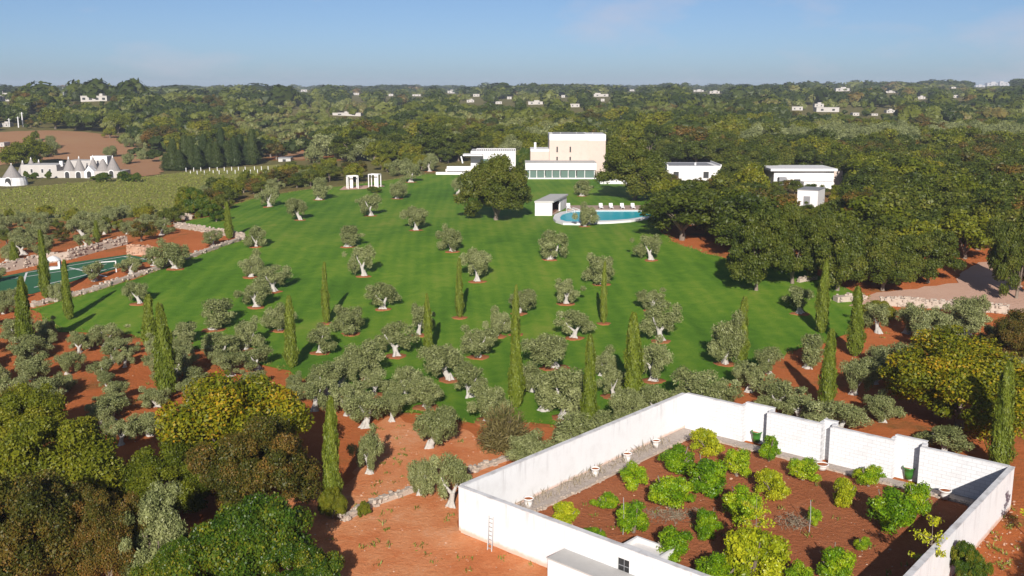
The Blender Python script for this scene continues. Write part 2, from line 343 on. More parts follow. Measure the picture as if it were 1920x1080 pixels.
def crown(mb, clumps, per_area, L_, W_, r, mi=0, core=0.72, sub=1, jit=0.9, tint_c=0.35, up=0.15, low=-0.75, rr=(0.72, 1.10)):
    cl = [(np.array(c, float), np.array(rad, float) if np.ndim(rad) else np.full(3, rad)) for c, rad in clumps]
    for i, (c, rad) in enumerate(cl):
        area = 4 * math.pi * (np.mean(rad) ** 2); n = max(6, int(area * per_area))
        d = unit(r.normal(size=(n, 3))); d = d[d[:, 2] > low + r.uniform(-.2, .2, len(d))]
        lump = 1 + 0.16 * np.sin(d[:, 0] * 5 + i) * np.sin(d[:, 1] * 5 + 2 * i) * np.sin(d[:, 2] * 4 + i)
        p = c + d * rad * (r.uniform(rr[0], rr[1], (len(d), 1)) * lump[:, None])
        keep = np.ones(len(p), bool)
        for j, (c2, r2) in enumerate(cl):
            if j != i and np.linalg.norm(c2 - c) < np.max(rad) + np.max(r2):
                keep &= (((p - c2) / (r2 * 0.72)) ** 2).sum(1) > 1
        p = p[keep]; d = d[keep]; ct = r.uniform(-0.5, 0.5) * tint_c
        nr = d + r.normal(size=d.shape) * jit * 0.55 + np.array([0, 0, up])
        add_leaves(mb, p, nr, L_, W_, 0.5 + ct + r.normal(size=len(p)) * 0.20, r, mi)
        if core: add_core(mb, c, rad, r, core, sub, 0.45 + ct, mi)
def ell_clumps(r, n, R, cz, rmin, rmax, hollow=0.45, flat_low=-0.35, amp=1.0):
    out = []; ph = r.uniform(0, 6.28, 6)
    while len(out) < n:
        d = r.normal(size=3); d /= np.linalg.norm(d)
        if d[2] < flat_low: continue
        lump = 1 + amp * .24 * math.sin(3.1 * d[0] + 2.0 * d[2] + ph[0]) + amp * .16 * math.sin(4.3 * d[1] - 2.5 * d[2] + ph[1]) + amp * .12 * math.sin(6 * d[0] - 5 * d[1] + ph[2])
        q = r.uniform(hollow, 0.84) ** .7 * lump; c = d * np.array(R) * q + np.array([0, 0, cz])
        s = r.uniform(rmin, rmax) * (1.15 if r.random() < .2 else 1); out.append((c, np.array([s, s, s * r.uniform(0.7, 0.95)])))
    return out
def olive_meshes(seed, dens=100, leaf=0.27):
    r = np.random.default_rng(seed); tk = MB(); cr_ = MB()
    fork = r.uniform(0.6, 1.15); lean = r.normal(size=2) * 0.14; nb = int(r.integers(2, 5)); a0 = r.uniform(0, 6.28)
    top = np.array([lean[0] * 2, lean[1] * 2, fork])
    tk.tube([(0, 0, -0.15), (0.03, 0, 0.10), (lean[0] * 0.7, lean[1] * 0.7, 0.42), tuple(top)], [0.58, 0.44, 0.28, 0.25], 9, 0, 0.25, r)
    for k in range(3):                               # buttress roots
        a = r.uniform(0, 6.28); tk.tube([(0.62 * math.cos(a), 0.62 * math.sin(a), -0.1), (0.34 * math.cos(a), 0.34 * math.sin(a), 0.18), (0.1 * math.cos(a), 0.1 * math.sin(a), 0.7)], [0.15, 0.18, 0.12], 6, 0, 0.25, r)
    cl = []; gaps = r.uniform(.75, 1.1)
    for k in range(nb):
        a = a0 + 6.28 * k / nb + r.uniform(-.35, .35); o = r.uniform(0.45, 0.95); z2 = fork + r.uniform(0.6, 1.0)
        e = np.array([math.cos(a) * o + top[0], math.sin(a) * o + top[1], z2]); mid = top * 0.5 + e * 0.5 + np.array([0, 0, -0.1])
        tk.tube([tuple(top - np.array([0, 0, .2])), tuple(mid), tuple(e), tuple(e + np.array([math.cos(a) * .25, math.sin(a) * .25, .5]))], [0.20, 0.15, 0.10, 0.05], 7, 0, 0.2, r)
        for q in range(int(r.integers(5, 9))):
            s = r.uniform(0.36, 0.72) * gaps; off = r.normal(size=3) * np.array([.62, .62, .55])
            c = e + off + np.array([math.cos(a) * .5, math.sin(a) * .5, .30]); c[2] = max(c[2], fork + .15)
            cl.append((c, np.array([s, s, s * r.uniform(.75, 1.0)])))
        for q in range(2):                           # hanging skirts
            s = r.uniform(.30, .48); cl.append((np.array([math.cos(a) * r.uniform(1.0, 1.5) + top[0], math.sin(a) * r.uniform(1.0, 1.5) + top[1], fork + r.uniform(.0, .45)]), np.array([s, s, s * 1.35])))
    for q in range(5):
        s = r.uniform(.4, .75); cl.append((top + np.array([r.normal() * .6, r.normal() * .6, r.uniform(1.2, 2.1)]), np.array([s, s, s * .9])))
    crown(cr_, cl, dens, leaf, leaf * 0.34, r, 0, 0.42, 1, 1.6, 0.40, 0.1, -0.95, (.6, 1.32))
    return tk.mesh('olive_trunk', True), cr_.mesh('olive_crown', False, True)
def bounds(me):
    co = np.empty(len(me.vertices) * 3, np.float32); me.vertices.foreach_get('co', co); co = co.reshape(-1, 3)
    return co.min(0), co.max(0)
def cypress_meshes(seed, slim=0.11):                 # nominal height 8
    r = np.random.default_rng(seed); tk = MB(); cr_ = MB(); ph = r.uniform(0, 6.28, 8)
    tk.tube([(0, 0, -0.1), (0, 0, 0.5), (0, 0, 3)], [0.16, 0.13, 0.08], 8, 0, 0.1, r)
    n = 8000; u = r.uniform(0.015, 1, n) ** 0.85; a = r.uniform(0, 6.28, n)
    def prof(u): return 8 * slim * np.clip(np.minimum(0.55 + 2.4 * u, 1.0) * np.clip(1.01 - u, 0, 1) ** 0.34 * (1 - 0.22 * u) * (1 + .08 * np.sin(u * 9 + ph[0]) + .05 * np.sin(u * 21 + ph[1])), 0, 2)
    def bend(u): return 0.16 * slim / .11 * np.sin(u * 3 + ph[2]) * u, 0.16 * slim / .11 * np.sin(u * 2.4 + ph[3]) * u
    bumpf = 1 + 0.15 * np.sin(a * 4 + u * 11 + ph[4]) + 0.13 * np.sin(u * 33 + a * 3 + ph[5]) + 0.08 * np.sin(a * 9 - u * 55)
    rad = prof(u) * bumpf * r.uniform(0.72, 1.12, n); bx, by_ = bend(u)
    p = np.stack([rad * np.cos(a) + bx, rad * np.sin(a) + by_, 0.15 + 7.85 * u + r.normal(size=n) * .05], 1)
    nr = np.stack([np.cos(a), np.sin(a), np.full(n, 0.25)], 1) + r.normal(size=(n, 3)) * 0.6
    patch = np.where(np.sin(a * 2 + u * 7 + ph[6]) > .93, .35, 0)
    add_leaves(cr_, p, nr, 0.32, 0.10, 0.45 + 0.25 * np.sin(a * 4 + u * 11 + ph[4]) + patch + r.normal(size=n) * 0.2, r, 0, np.tile([[0, 0, 1.0]], (n, 1)))
    uu = np.linspace(0, 1, 16); V = []
    for x in uu:
        q = float(prof(np.array(x))) * .74 + .02; ox, oy = bend(x)
        V += [(q * math.cos(6.2832 * k / 12) + ox, q * math.sin(6.2832 * k / 12) + oy, .15 + 7.6 * x) for k in range(12)]
    cr_.add(V, [(m_ * 12 + k, m_ * 12 + (k + 1) % 12, (m_ + 1) * 12 + (k + 1) % 12, (m_ + 1) * 12 + k) for m_ in range(15) for k in range(12)])
    return tk.mesh('cypress_trunk', True), cr_.mesh('cypress_crown', False, True)
def tree_mesh(seed, R=3.6, Hh=7.5, ncl=26, dens=16, leaf=0.42, trunk_h=1.6, core=0.75, wr=0.6, low=-0.7, both=False, amp=1.0):
    r = np.random.default_rng(seed); mb = MB(); cz = trunk_h + (Hh - trunk_h) * 0.42
    cl = ell_clumps(r, ncl, (R, R * r.uniform(.85, 1.05), (Hh - trunk_h) * 0.55), cz, R * (.11 if ncl > 45 else .2), R * (.25 if ncl > 45 else .36), (0.5 if ncl > 45 else .4) if amp == 1 else .12, low, amp)
    tk = MB() if both else mb
    tk.tube([(0, 0, -0.4), (0.05, 0, trunk_h * .5), (0.1, 0.1, trunk_h), (0.1, 0.1, cz)], [0.06 * R + .08, 0.05 * R + .06, 0.045 * R + .05, 0.05], 8, 0 if both else 1, 0.15, r)
    for k in range(5):
        a = r.uniform(0, 6.28); tk.tube([(0.08, 0.08, trunk_h * .8), (math.cos(a) * R * .35, math.sin(a) * R * .35, cz * .85), (math.cos(a) * R * .62, math.sin(a) * R * .62, cz + r.uniform(0, 1))], [0.03 * R + .05, 0.03 * R, 0.03], 6, 0 if both else 1, 0.1, r)
    crown(mb, cl, dens, leaf, leaf * wr, r, 0, core, 1, 1.5, 0.60, 0.15, -.75, (.68, 1.2))
    if both: return tk.mesh('tree_trunk', True), mb.mesh('tree_crown', False, True)
    return mb.mesh('tree', False, True)

# ------------------------------------------------------------------ ground sheets
LAWN = [(60, 580), (180, 547), (300, 507), (395, 472), (457, 449), (400, 436), (332, 427), (350, 415), (420, 402), (440, 384), (480, 372), (560, 358), (640, 350), (730, 338), (800, 327), (870, 327), (985, 331),
        (1120, 334), (1225, 362), (1245, 400), (1238, 432), (1262, 455), (1330, 478), (1410, 497), (1500, 503), (1540, 520), (1600, 548), (1655, 575), (1640, 600), (1560, 640), (1480, 660),
        (1420, 690), (1350, 730), (1250, 780), (1130, 800), (1000, 795), (880, 795), (840, 782), (740, 772), (660, 742), (590, 720), (520, 690), (440, 668), (380, 655), (330, 650), (240, 628), (170, 625), (110, 622)]
def resample(w, step):
    out = []
    n = len(w)
    for i in range(n):
        a, b = w[i], w[(i + 1) % n]; k = max(1, int((b - a).length / step))
        for j in range(k): out.append(a.lerp(b, j / k))
    return out
def sheet(name, pix, mat, off, step=3.0, jit=0.25, world=None, flat=None, parent=None):
    w = world or [gp(*p) for p in pix]; w = [Vector((p[0], p[1])) for p in w]
    bd = resample(w, step * 0.5); bd = [p + Vector((random.uniform(-jit, jit), random.uniform(-jit, jit))) for p in bd]
    poly = [(p.x, p.y) for p in bd]; xs = [p[0] for p in poly]; ys = [p[1] for p in poly]
    gx, gy = np.meshgrid(np.arange(min(xs), max(xs), step), np.arange(min(ys), max(ys), step)); gx = gx.ravel() + 0.013; gy = gy.ravel() + 0.017
    ins = inpoly(gx, gy, poly)
    V = [Vector(p) for p in poly] + [Vector((x, y)) for x, y in zip(gx[ins], gy[ins])]
    vv, ee, ff, *_ = delaunay_2d_cdt(V, [], [list(range(len(poly)))], 1, 1e-4)
    x = np.array([p.x for p in vv]); y = np.array([p.y for p in vv]); z = terrain(x, y) + off if flat is None else np.full(len(x), flat)
    me = bpy.data.meshes.new(name); me.from_pydata(np.stack([x, y, z], 1).tolist(), [], [list(f) for f in ff]); me.update()
    return tag(obj(name, me, mat, parent), kind='structure' if parent is None else None)

rows = np.concatenate([np.arange(-80, 330, 2.5), 330 + 3.0 * (1.032 ** np.arange(0, 160) - 1) / 0.032]); rows = rows[rows < 5000]
U = np.linspace(-1, 1, 181)
X = U[None, :] * (np.maximum(rows, 0)[:, None] * 0.8 + 120); Y = np.repeat(rows[:, None], len(U), 1); Z = terrain(X, Y)
nr_, nc = X.shape; idx = np.arange(nr_ * nc).reshape(nr_, nc)
px_, py_, _ = proj(X, np.maximum(Y, 20), Z)
soil = (1 - ss(150, 260, Y)) * 1.0
soil = np.maximum(soil, 0.8 * inpoly(px_, py_, [(500, 262), (640, 270), (650, 300), (500, 300)]))
mb = MB(); mb.add(np.stack([X, Y, Z], 2).reshape(-1, 3), np.stack([idx[:-1, :-1], idx[:-1, 1:], idx[1:, 1:], idx[1:, :-1]], 2).reshape(-1, 4), 0, soil.ravel())
g = obj('ground', mb.mesh('ground', True, True), M['terrain']); tag(g, kind='structure')
lawn = sheet('lawn', LAWN, M['lawn'], 0.05, 3.0, 0.3)
sheet('dirt_track', [(525, 935), (600, 925), (660, 905), (700, 800), (730, 780), (800, 800), (860, 800), (960, 860), (950, 880), (870, 905), (862, 1000), (1075, 1080), (1085, 1130), (560, 1130), (600, 1080), (560, 1010)], M['dirt'], 0.02, 2.0, 0.35)
sheet('gravel_drive', [(1590, 575), (1640, 548), (1700, 545), (1790, 530), (1815, 500), (1870, 484), (1900, 520), (1935, 560), (1930, 590), (1890, 580), (1800, 572), (1650, 568)], M['gravel'], 0.06, 3, 0.4)
sheet('ploughed_field', [(-60, 252), (90, 245), (150, 247), (240, 258), (258, 282), (318, 296), (318, 310), (300, 328), (240, 335), (225, 318), (190, 300), (60, 300), (-60, 320)], M['field'], 0.15, 6, 1.0)
sheet('vineyard_field', [(-60, 362), (60, 350), (150, 342), (235, 336), (330, 325), (420, 316), (525, 308), (530, 325), (470, 345), (345, 385), (300, 403), (60, 416), (-60, 416)], M['vinefloor'], 0.08, 5, 0.6)
sheet('bare_ground', [(520, 288), (560, 283), (600, 286), (610, 296), (560, 300), (525, 298)], M['field'], 0.12, 4, 0.5)

# ------------------------------------------------------------------ tree kinds and placing
OL = [olive_meshes(100 + i) for i in range(7)]
OLB = [(bounds(c)) for _, c in OL]
CY = [cypress_meshes(200 + i) for i in range(6)]
BIG = {}
def big(key, seed, **kw):
    if key not in BIG: BIG[key] = tree_mesh(seed, both=True, **kw)
    return BIG[key]
EXCL = []                                            # (x, y, radius) occupied ground
def tree(name, meshes, mats, px, by, top, wpx, label, cat='tree', group=None, hs=1.0, rz=None, loc=None):
    tkm, crm = meshes; P = loc or gp(px, by); k = depth(P) / F
    lo, hi = bounds(crm); h = (by - top) * k * hs; w = wpx * k
    sxy = w / (0.5 * ((hi[0] - lo[0]) + (hi[1] - lo[1]))) * 1.03; sz = h / hi[2]
    o = empty(name, P, rz if rz is not None else random.uniform(0, 6.28), (sxy, sxy, sz))
    t_ = obj('trunk', tkm, mats[0], o); c_ = obj('crown', crm, mats[1], o)
    EXCL.append((P.x, P.y, w * 0.35)); tag(o, label, cat, group)
    return o
def ring_mesh(seed):
    r = np.random.default_rng(seed); n = 28; a = np.arange(n) * 2 * math.pi / n; w_ = 1 + .07 * np.sin(3 * a + seed) + .05 * np.sin(7 * a) + r.uniform(-.05, .05, n)
    V = [(q * w_[j] * math.cos(a[j]), q * w_[j] * math.sin(a[j]), z + r.uniform(-.012, .012)) for q, z in ((1.0, -.03), (.96, .03), (.6, .06), (.01, .09)) for j in range(n)]
    me = MB().add(V, [(i * n + j, i * n + (j + 1) % n, (i + 1) * n + (j + 1) % n, (i + 1) * n + j) for i in range(3) for j in range(n)]).mesh('soil_ring', True); me.materials.append(M['mulch']); return me
RINGS = [ring_mesh(i) for i in range(5)]
def soil_ring(P, r):
    o = obj('soil_ring', random.choice(RINGS), None, lawn, (P.x, P.y, float(terrain(P.x, P.y)) + 0.03), random.uniform(0, 6), (r * random.uniform(.95, 1.1), r * random.uniform(.9, 1.05), 1))
MO = (M['bark_white'], M['olive'])
G_L = 'olive trees standing on the lawn'
lawn_olives = [
 (505, 388, 347, 44, 'olive with leaning pale trunk at the far left lawn corner by the hedge'),
 (563, 413, 370, 42, 'small round olive on the upper left lawn, second from the hedge corner'),
 (598, 375, 332, 44, 'olive nearest the dark hedge below the white garden frames, left'),
 (480, 463, 420, 44, 'olive at the inner end of the low stone wall on the left'),
 (695, 405, 362, 46, 'olive on the upper lawn just below the white garden frames'),
 (745, 373, 332, 42, 'olive right of the white garden frames on the upper lawn'),
 (770, 342, 304, 42, 'olive at the top edge of the lawn, left of the villa terrace'),
 (806, 322, 289, 38, 'farthest olive beside the low terrace walls left of the villa'),
 (780, 432, 388, 54, 'olive with slanting trunk midway between the frames and the big oak'),
 (652, 463, 422, 54, 'flat-crowned olive with a straight pale trunk on the left upper lawn'),
 (848, 472, 421, 52, 'olive in front of the big dark oak, to its lower left'),
 (682, 518, 456, 50, 'olive with a tall twisted pale trunk reaching into the crown, left lawn'),
 (471, 520, 468, 52, 'upper olive of the three close together on the left lawn'),
 (513, 547, 496, 68, 'middle and rightmost olive of the close trio on the left lawn'),
 (481, 576, 523, 68, 'lowest olive of the close trio on the left lawn'),
 (895, 528, 466, 62, 'bushy olive right behind a slim cypress in the middle of the lawn'),
 (1031, 487, 429, 56, 'round olive alone on the open lawn below the pool cabin'),
 (1128, 533, 470, 66, 'large olive half hidden by a slim cypress on the right lawn'),
 (1220, 488, 437, 50, 'olive with split trunk at the right lawn edge below the pool'),
 (1096, 425, 380, 46, 'old olive with massive pale trunk standing at the pool rim'),
 (718, 580, 527, 62, 'compact olive in the middle left of the lawn with a wide soil ring'),
 (1061, 570, 519, 58, 'olive with a curved bare trunk right of the lawn centre'),
 (973, 588, 540, 56, 'olive hidden behind the central slim cypress'),
 (401, 618, 558, 80, 'broad olive with sturdy white trunk on the left of the lawn'),
 (658, 626, 565, 70, 'round olive left of centre with a white trunk on a red soil ring'),
 (785, 629, 567, 48, 'forked olive next to a slim cypress left of the lawn centre'),
 (931, 631, 575, 54, 'olive with a V-shaped white trunk in the lawn centre'),
 (1077, 634, 578, 68, 'olive leaning left on a bent white trunk right of the centre cypresses'),
 (1222, 582, 538, 62, 'olive with bare white fork behind the right-hand group'),
 (262, 570, 527, 46, 'thin-crowned olive with bare white limbs near the left stone wall'),
 (343, 645, 602, 52, 'sparse olive with a V-shaped white trunk above the left grove'),
 (462, 656, 595, 62, 'olive with a Y-shaped white trunk on the lower left lawn'),
 (601, 662, 606, 66, 'olive right of the lower left cypress with a red soil ring'),
 (526, 620, 563, 62, 'olive partly behind the lower left slim cypress'),
 (742, 668, 600, 78, 'tall olive on the lower lawn left of the slim cypress'),
 (897, 670, 608, 80, 'spreading olive on the lower lawn left of the tall central cypress'),
 (843, 713, 640, 88, 'wide olive with a leaning pale trunk at the lower centre lawn'),
 (692, 712, 636, 78, 'leafy olive on the lower lawn, left of a tall white-trunked one'),
 (330, 504, 447, 72, 'broad dark-crowned olive against the stone wall above the sports court'),
 (1499, 588, 535, 70, 'shaded olive with white trunk behind two cypresses at the right lawn edge'),
 (1360, 683, 575, 82, 'large pale olive beside a cypress on the right lawn'),
 (1238, 640, 562, 76, 'leafy olive behind the right centre cypress, upper of two'),
 (1225, 715, 630, 84, 'wide olive behind the right centre cypress, lower of two'),
 (1040, 690, 620, 100, 'bushy olive just right of the tall central cypress'),
 (1060, 785, 685, 100, 'tall olive in front of the lower central cypress, white trunk showing'),
 (800, 765, 698, 84, 'olive at the bottom lawn edge, upper of a pair one above the other'),
 (700, 742, 690, 62, 'small olive at the lower left lawn margin'),
 (912, 790, 710, 80, 'feathery pale olive at the bottom edge of the lawn'),
 (612, 742, 676, 74, 'olive next to the turning yellow tree at the lawn edge'),
 (1150, 745, 682, 56, 'olive half hidden between the two right centre cypresses'),
 (858, 366, 330, 36, 'olive peeping out on the left of the big dark oak'),
 (1091, 368, 337, 38, 'olive with reddish trunk on the small lawn under the villa windows'),
]
for i, (px, by, top, w, lab) in enumerate(lawn_olives):
    o = tree('olive_tree', OL[i % 7], MO, px, by, top - 2, w * 1.0, lab, 'olive tree', G_L)
    P = o.location; soil_ring(P, max(1.1, 0.27 * w * depth(P) / F))
edge_olives = [
 (806, 840, 753, 88, 'lush olive on red soil at the foot of the lawn, lower of a pair'),
 (686, 800, 733, 92, 'wide grey olive on red soil at the lower left lawn corner'),
 (693, 888, 793, 66, 'round olive on red soil beside the tall left cypress'),
 (788, 928, 846, 62, 'left of two olives at the corner of the white garden wall'),
 (847, 950, 838, 76, 'right of two olives touching the corner of the white garden wall'),
 (1080, 850, 765, 110, 'spreading olive close behind the white garden wall'),
 (985, 862, 795, 90, 'low olive behind the white wall beside the bronze shrub'),
 (1180, 800, 715, 70, 'olive behind the white wall below the right centre cypress'),
 (1300, 770, 685, 105, 'broad olive just behind the far corner of the white wall'),
 (1405, 735, 670, 75, 'grey olive behind the white wall, between corner and cypress'),
 (1452, 765, 700, 90, 'low grey-green olive behind the back wall of the garden'),
 (1570, 815, 745, 110, 'wide olive close behind the back wall, below the near right cypress'),
 (1515, 690, 620, 65, 'upright olive left of the near right cypress on red soil'),
 (1640, 720, 655, 60, 'small olive on red soil between the right cypresses and the yellow tree'),
 (1600, 740, 660, 70, 'olive in the shade of the right-hand cypress'),
 (1700, 625, 565, 60, 'olive on the red slope below the gravel drive, left'),
 (1745, 645, 560, 80, 'olive on the red slope below the gravel drive, middle'),
 (1810, 610, 545, 70, 'tall olive standing at the retaining wall of the gravel drive'),
 (1770, 850, 795, 100, 'low olive in front of the yellow tree behind the back wall'),
 (1130, 838, 762, 84, 'olive squeezed against the white wall below the thick cypress'),
 (1020, 880, 812, 84, 'low dark olive touching the white wall, right of the bronze shrub'),
 (1240, 790, 722, 84, 'olive close to the far end of the left garden wall'),
 (1352, 775, 708, 84, 'grey olive just right of the far wall corner'),
 (1500, 790, 728, 88, 'low olive behind the first wall niche'),
 (1655, 790, 735, 80, 'olive behind the middle of the back wall'),
 (1440, 700, 648, 66, 'small olive at the lawn corner right of the pale large olive'),
 (1690, 700, 640, 76, 'olive on the red slope left of the yellow tree'),
 (1000, 735, 668, 76, 'olive tucked against the right of the near central cypress'),
 (640, 724, 658, 72, 'olive at the lawn edge right of the yellow tree, upper'),
 (590, 770, 700, 70, 'olive in the shade between yellow tree and dirt-track cypress'),
 (652, 778, 705, 84, 'grey olive at the lower left lawn edge behind the cypress tip'),
 (758, 738, 676, 66, 'small olive on the lower lawn above the red clearing'),
 (880, 745, 676, 82, 'pale olive on the lower lawn left of the bronze shrub'),
 (1020, 770, 694, 82, 'olive crown overlapping the thick central cypress on its right'),
 (1128, 705, 645, 60, 'olive between the two thick cypresses right of centre'),
 (735, 790, 735, 60, 'low olive at the upper end of the red clearing'),
 (178, 527, 488, 44, 'small olive on the red strip between wall and sports court, left'),
 (246, 513, 477, 48, 'small olive on the red strip between wall and sports court, right'),
 (105, 566, 524, 34, 'dark thin olive between the two tall cypresses at the court'),
 (400, 462, 430, 44, 'bushy olive beside the low terrace wall above the court'),
 (288, 498, 462, 34, 'pale olive at the near end of the court wall'),
]
for i, (px, by, top, w, lab) in enumerate(edge_olives):
    tree('olive_tree', OL[(i * 3 + 1) % 7], (M['bark_white'] if i % 3 else M['bark'], M['olive']), px, by, top, w, lab, 'olive tree', 'olive trees around the lawn')
MC = (M['bark'], M['cyp'])
for i, (px, by, top, w, lab) in enumerate([
 (86, 560, 428, 24, 'tall slim cypress at the sports court, left of two'),
 (130, 600, 483, 24, 'slim cypress at the stone wall casting a long shadow over the lawn'),
 (50, 665, 513, 34, 'thick dark cypress in the red grove at the left edge'),
 (284, 660, 548, 32, 'left of two cypresses side by side at the lower left lawn'),
 (312, 745, 562, 46, 'right and taller of two cypresses side by side at the lower left'),
 (430, 448, 377, 19, 'slim cypress growing at the low terrace wall'),
 (612, 607, 488, 19, 'slim light green cypress alone on the left of the lawn'),
 (547, 690, 548, 32, 'cypress beside the yellow tree at the lower left lawn'),
 (803, 668, 546, 19, 'slim cypress on the lawn left of the tall central pair'),
 (862, 596, 480, 18, 'short slim cypress in the middle of the lawn'),
 (967, 628, 530, 18, 'far cypress of the central pair in one line'),
 (968, 765, 585, 34, 'near thick cypress of the central pair in one line'),
 (1132, 607, 487, 16, 'very slim cypress on the right lawn with a dark shadow to its left'),
 (1103, 815, 618, 38, 'thick cypress rising behind the white garden wall'),
 (1187, 770, 578, 42, 'tall thick cypress among olives right of centre'),
 (1390, 678, 551, 30, 'cypress beside the large pale olive on the right lawn'),
 (1540, 625, 486, 30, 'tall dark cypress at the right lawn edge by the oaks'),
 (1603, 668, 533, 36, 'cypress in front of the white stones at the right'),
 (1550, 765, 610, 38, 'cypress on red soil close behind the garden back wall'),
 (1873, 885, 668, 54, 'dark cypress in front of the yellow tree at the right edge'),
 (625, 960, 730, 38, 'tall cypress at the dirt track beside the russet oak'),
 (182, 455, 412, 14, 'thin dark cypress in the scrub left of the court wall'),
 (28, 500, 452, 20, 'short dark cypress at the left edge behind the court'),
 (346, 312, 282, 12, 'thin cypress in front of the dark conifer windbreak'),
 (420, 370, 328, 14, 'dark thin cypress in the hedge by the vineyard'),
]):
    tree('cypress_tree', CY[i % 6], MC, px, by, top, w * 1.05, lab, 'cypress', 'cypresses')
    if 400 < by < 640 and 500 < px < 1200: soil_ring(gp(px, by), 0.9)

# large single trees
MBk = M['bark']
k1 = big('oak', 300, R=5, Hh=9, ncl=110, dens=42, leaf=0.30, trunk_h=0.8)
k2 = big('oak2', 301, R=4.5, Hh=8.5, ncl=100, dens=42, leaf=0.30, trunk_h=1.2)
k3 = big('walnut', 302, R=5.5, Hh=9, ncl=130, dens=46, leaf=0.28, trunk_h=0.9, core=0.55)
k4 = big('russet', 303, R=4.5, Hh=8, ncl=130, dens=85, leaf=0.19, trunk_h=1.0, core=.6)
k5 = big('bush', 304, R=4.5, Hh=6, ncl=120, dens=80, leaf=0.21, trunk_h=0.6, low=-0.6)
k6 = big('ivy', 305, R=4.0, Hh=6, ncl=110, dens=85, leaf=0.20, trunk_h=0.4, low=-0.7, wr=0.8)
for nm, km, mt, px, by, top, w, lab in [
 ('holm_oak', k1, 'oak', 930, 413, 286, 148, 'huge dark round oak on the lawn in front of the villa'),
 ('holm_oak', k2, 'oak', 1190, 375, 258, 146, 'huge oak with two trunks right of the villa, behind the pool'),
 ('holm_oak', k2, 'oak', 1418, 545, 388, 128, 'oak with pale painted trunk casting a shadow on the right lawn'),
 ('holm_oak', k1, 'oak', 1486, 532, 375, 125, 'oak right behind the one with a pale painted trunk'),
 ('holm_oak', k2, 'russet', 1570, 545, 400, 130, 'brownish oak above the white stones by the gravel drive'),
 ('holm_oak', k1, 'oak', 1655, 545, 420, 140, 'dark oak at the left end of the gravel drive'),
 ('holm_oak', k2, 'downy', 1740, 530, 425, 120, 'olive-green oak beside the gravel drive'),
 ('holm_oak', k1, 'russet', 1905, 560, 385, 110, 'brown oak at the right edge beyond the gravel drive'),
 ('walnut_tree', k3, 'walnut', 445, 905, 672, 310, 'big tree turning yellow at the left, between grove and lawn'),
 ('walnut_tree', k3, 'walnut', 1800, 800, 612, 300, 'big yellow-leaved tree at the right behind the garden wall'),
 ('russet_oak', k4, 'russet', 488, 975, 762, 215, 'rust-brown oak casting shade over the dirt track'),
 ('russet_oak', k4, 'russet', 1905, 690, 572, 125, 'dark brown bushy tree at the right edge above the yellow tree'),
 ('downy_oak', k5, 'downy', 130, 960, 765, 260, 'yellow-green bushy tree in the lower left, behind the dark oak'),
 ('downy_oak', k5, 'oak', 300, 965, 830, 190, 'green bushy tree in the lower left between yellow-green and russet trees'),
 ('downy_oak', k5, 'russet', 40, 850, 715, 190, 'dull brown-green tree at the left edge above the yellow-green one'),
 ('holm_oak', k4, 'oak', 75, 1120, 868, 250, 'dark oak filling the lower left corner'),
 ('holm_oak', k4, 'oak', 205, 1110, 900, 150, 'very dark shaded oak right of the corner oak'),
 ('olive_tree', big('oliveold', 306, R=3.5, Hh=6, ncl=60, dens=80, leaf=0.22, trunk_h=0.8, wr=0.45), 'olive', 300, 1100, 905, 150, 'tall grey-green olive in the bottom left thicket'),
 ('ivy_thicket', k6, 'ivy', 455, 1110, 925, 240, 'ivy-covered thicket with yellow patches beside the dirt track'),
 ('ivy_thicket', k6, 'ivy', 565, 1120, 1000, 150, 'low ivy mound spilling onto the dirt track at the bottom'),
 ('shrub', k6, 'olive', 25, 1110, 1030, 130, 'grey-green shrub in the bottom left corner'),
 ('shrub', k6, 'lush', 330, 1130, 1000, 140, 'bright green creeper under the tall grey olive at the bottom'),
 ('pine_tree', big('pine', 307, R=4.5, Hh=9, ncl=45, dens=25, leaf=0.4, trunk_h=1.5), 'downy', 45, 312, 255, 92, 'wide light green pine behind the conical stone huts'),
 ('shrub', k6, 'lush', 372, 408, 350, 60, 'bright green round shrub at the left lawn corner'),
 ('shrub', k6, 'downy', 406, 416, 380, 46, 'low yellow-green shrub at the left lawn corner'),
 ('shrub', k6, 'lush', 1815, 1100, 1010, 70, 'yellow-green bush outside the right garden wall'),
 ('shrub', k5, 'olive', 625, 972, 905, 52, 'clipped low bush at the foot of the dirt-track cypress'),
 ('shrub', k5, 'olive', 682, 967, 938, 26, 'tiny green bush on the low stone wall'),
 ('shrub', k5, 'downy', 1648, 600, 560, 60, 'small bush below the gravel drive wall'),
 ('shrub', k6, 'lush', 703, 362, 349, 26, 'low clipped hedge ball in front of the white garden frames'),
 ('tree', k6, 'lush', 1115, 318, 264, 44, 'dark green tree leaning on the stone tower of the villa'),
 ('tree', k6, 'olive', 980, 320, 276, 36, 'round grey olive between left wing and villa'),
]:
    o = tree(nm, km, (M['bark_white'] if 'pale' in lab else MBk, M[mt]), px, by, top, w, lab, 'shrub' if nm in ('shrub', 'ivy_thicket') else 'tree')
tree('walnut_tree', k3, (MBk, M['walnut']), 0, 1000, 710, 225, 'yellowing tree just outside the right edge shading the garden wall', 'tree', loc=Vector((30.5, 43, 0)))
